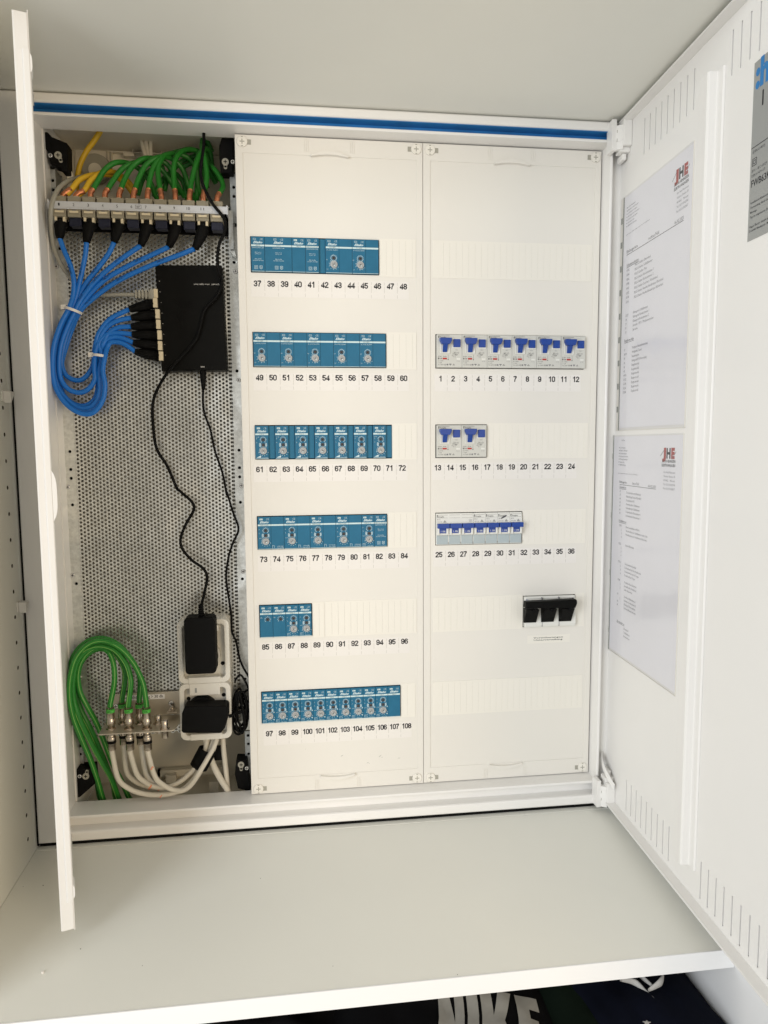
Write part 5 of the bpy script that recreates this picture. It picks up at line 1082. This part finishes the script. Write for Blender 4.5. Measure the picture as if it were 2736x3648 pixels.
# ================================================================== CLOTHES UNDER THE SHELF
def cloth(name, label, m, x0, x1, y0, y1, zf, nx=60, ny=40, cat='clothing'):
    t = thing(name, label, cat, ((x0+x1)/2, (y0+y1)/2, -1100))
    mb = MB(); vs = []
    for j in range(ny+1):
        for i in range(nx+1):
            X = x0+(x1-x0)*i/nx; Y = y0+(y1-y0)*j/ny; vs.append((X, Y, zf(X, Y)))
    mb.add(vs, [(j*(nx+1)+i, j*(nx+1)+i+1, (j+1)*(nx+1)+i+1, (j+1)*(nx+1)+i) for j in range(ny) for i in range(nx)], m, True)
    # hem down to the board
    edge = [i for i in range(nx+1)]+[j*(nx+1)+nx for j in range(1, ny+1)]+[ny*(nx+1)+i for i in range(nx-1, -1, -1)]+[j*(nx+1) for j in range(ny-1, 0, -1)]
    ev = [vs[i] for i in edge]; n = len(ev); mb.add(ev+[(a, b_, -1101) for a, b_, c in ev], [(k, (k+1)%n, n+(k+1)%n, n+k) for k in range(n)], m)
    mb.build('fabric', t); return t
from mathutils import noise
def bump(x, y, s=1.0): return 14*noise.noise(Vector((x/60, y/45, 1)))*s+6*noise.noise(Vector((x/22, y/60, 3)))*s
ZC = -880
def zf1(x, y): return ZC-6+bump(x, y, .8)-(8 if x < 60 else 0)
def mound(x, y, cx, w_): return -max(0, abs(x-cx)/w_)**4*60
zA = lambda x, y: ZC-4+bump(x, y, .35)+mound(x, y, 215, 165)
zB = lambda x, y: ZC+2+bump(x+300, y, .9)+mound(x, y, 420, 125)
zD = lambda x, y: ZC-16+bump(x-200, y, 1.1)+mound(x, y, -60, 220)
cloth('garment', 'dark grey black garment at the left under the shelf', 'cloth_black', -280, 120, -345, -60, zD)
tn = cloth('garment', 'black shirt with large white block lettering lying under the shelf', 'cloth_black', 70, 345, -345, -60, zA)
def zG(x, y): return ZC-12+bump(x, y, .3)-abs(x-330)**2*.004
cloth('garment', 'very dark green garment between the lettered shirt and the navy one', 'cloth_green', 320, 405, -345, -60, lambda x, y: ZC+1+bump(x, y, .4)+mound(x, y, 372, 62))
cloth('garment', 'navy garment with a tiny white emblem under the shelf on the right', 'cloth_navy', 342, 512, -345, -60, lambda x, y: ZC+4+bump(x+300, y, .5)+mound(x, y, 425, 120))
q = MB()
LET = [[(0,0),(0,1),(.28,1),(.42,.5),(.42,1),(.66,1),(.66,0),(.38,0),(.24,.5),(.24,0)], [(.74,0),(.74,1),(1.02,1),(1.02,0)],
       [(1.10,0),(1.10,1),(1.38,1),(1.38,.60),(1.56,1),(1.88,1),(1.64,.52),(1.9,0),(1.58,0),(1.38,.42),(1.38,0)],
       [(1.97,0),(1.97,1),(2.5,1),(2.5,.78),(2.26,.78),(2.26,.62),(2.44,.62),(2.44,.4),(2.26,.4),(2.26,.22),(2.5,.22),(2.5,0)]]
import bmesh
bm = bmesh.new(); LX0, LY0, LW_, LH_ = 189, -325, 106/2.5, 82
for poly in LET:
    f_ = bm.faces.new([bm.verts.new((a, c, 0)) for a, c in poly])
bmesh.ops.triangulate(bm, faces=bm.faces[:])
bmesh.ops.subdivide_edges(bm, edges=bm.edges[:], cuts=4, use_grid_fill=True); bmesh.ops.triangulate(bm, faces=bm.faces[:]); bm.verts.index_update()
V_ = []
for v in bm.verts:
    a, c = v.co.x, v.co.y; X = LX0-6+(a+c*.48)*LW_*(1+.02*a)+4*math.sin(c*3); Yy = LY0+c*LH_-a*a*1.6-a*2; V_.append((X, Yy, zA(X, Yy)+1.4))
q.add(V_, [tuple(v.index for v in f_.verts) for f_ in bm.faces], 'print_white', True); bm.free()
q.build('lettering', tn)
wv = thing('white_garment', 'crumpled white and grey cloth at the back under the shelf', 'clothing', at(2300, 3500, -870, 2))
m = MB(); P0 = [at(2210,3490,-868,2), at(2262,3500,-872,2), at(2300,3535,-874,2), at(2330,3560,-872,2)]
for i in range(3): m.tube([p_+Vector((6*i, 16*i, 3*i)) for p_ in P0], [2,4,3,1.5], 'cloth_white', n=8, flat=.5)
P1 = [at(2310,3528,-866,2), at(2352,3500,-862,2), at(2362,3475,-862,2)]; m.tube(P1, [2,5,3], 'cloth_white', n=8, flat=.4)
m.build('fabric', wv)
em = at(2305, 3630, -872, 2); zt2 = ZC+4+bump(em.x+300, em.y, .5)
m = MB(); pts = []
for k in range(10): a = 2*math.pi*k/10; r_ = 4.6 if k % 2 == 0 else 1.8; pts.append((em.x+r_*math.cos(a), em.y+r_*.7*math.sin(a)))
em_parent = [o for o in bpy.data.objects if o.get('label','').startswith('navy garment')][0]
m.prism(pts, zt2+2.2, zt2+1.6, 'cloth_white', ax=2); m.build('emblem', em_parent)
# crumbs and a hair on the boards
m = MB(); random.seed(11)
for (u_, v_, r_) in ((152,3463,1.4),(287,3381,.4),(507,3438,.3),(928,3135,.35),(154,3162,.5),(83,3166,.3),(1630,3466,.3),(1186,3438,.25)):
    p = at(u_, v_, -797, 2); zz_ = -799+(p.y+322)/304*6.5+.05
    m.prism([(p.x+r_*math.cos(a)*(1+.3*random.random()), p.y+r_*math.sin(a)) for a in [2*math.pi*k/6 for k in range(6)]], zz_+r_*1.2, zz_, 'tie' if r_ > 1.2 else 'speck_hole_shade', ax=2)
m.build('crumbs', kind='stuff')
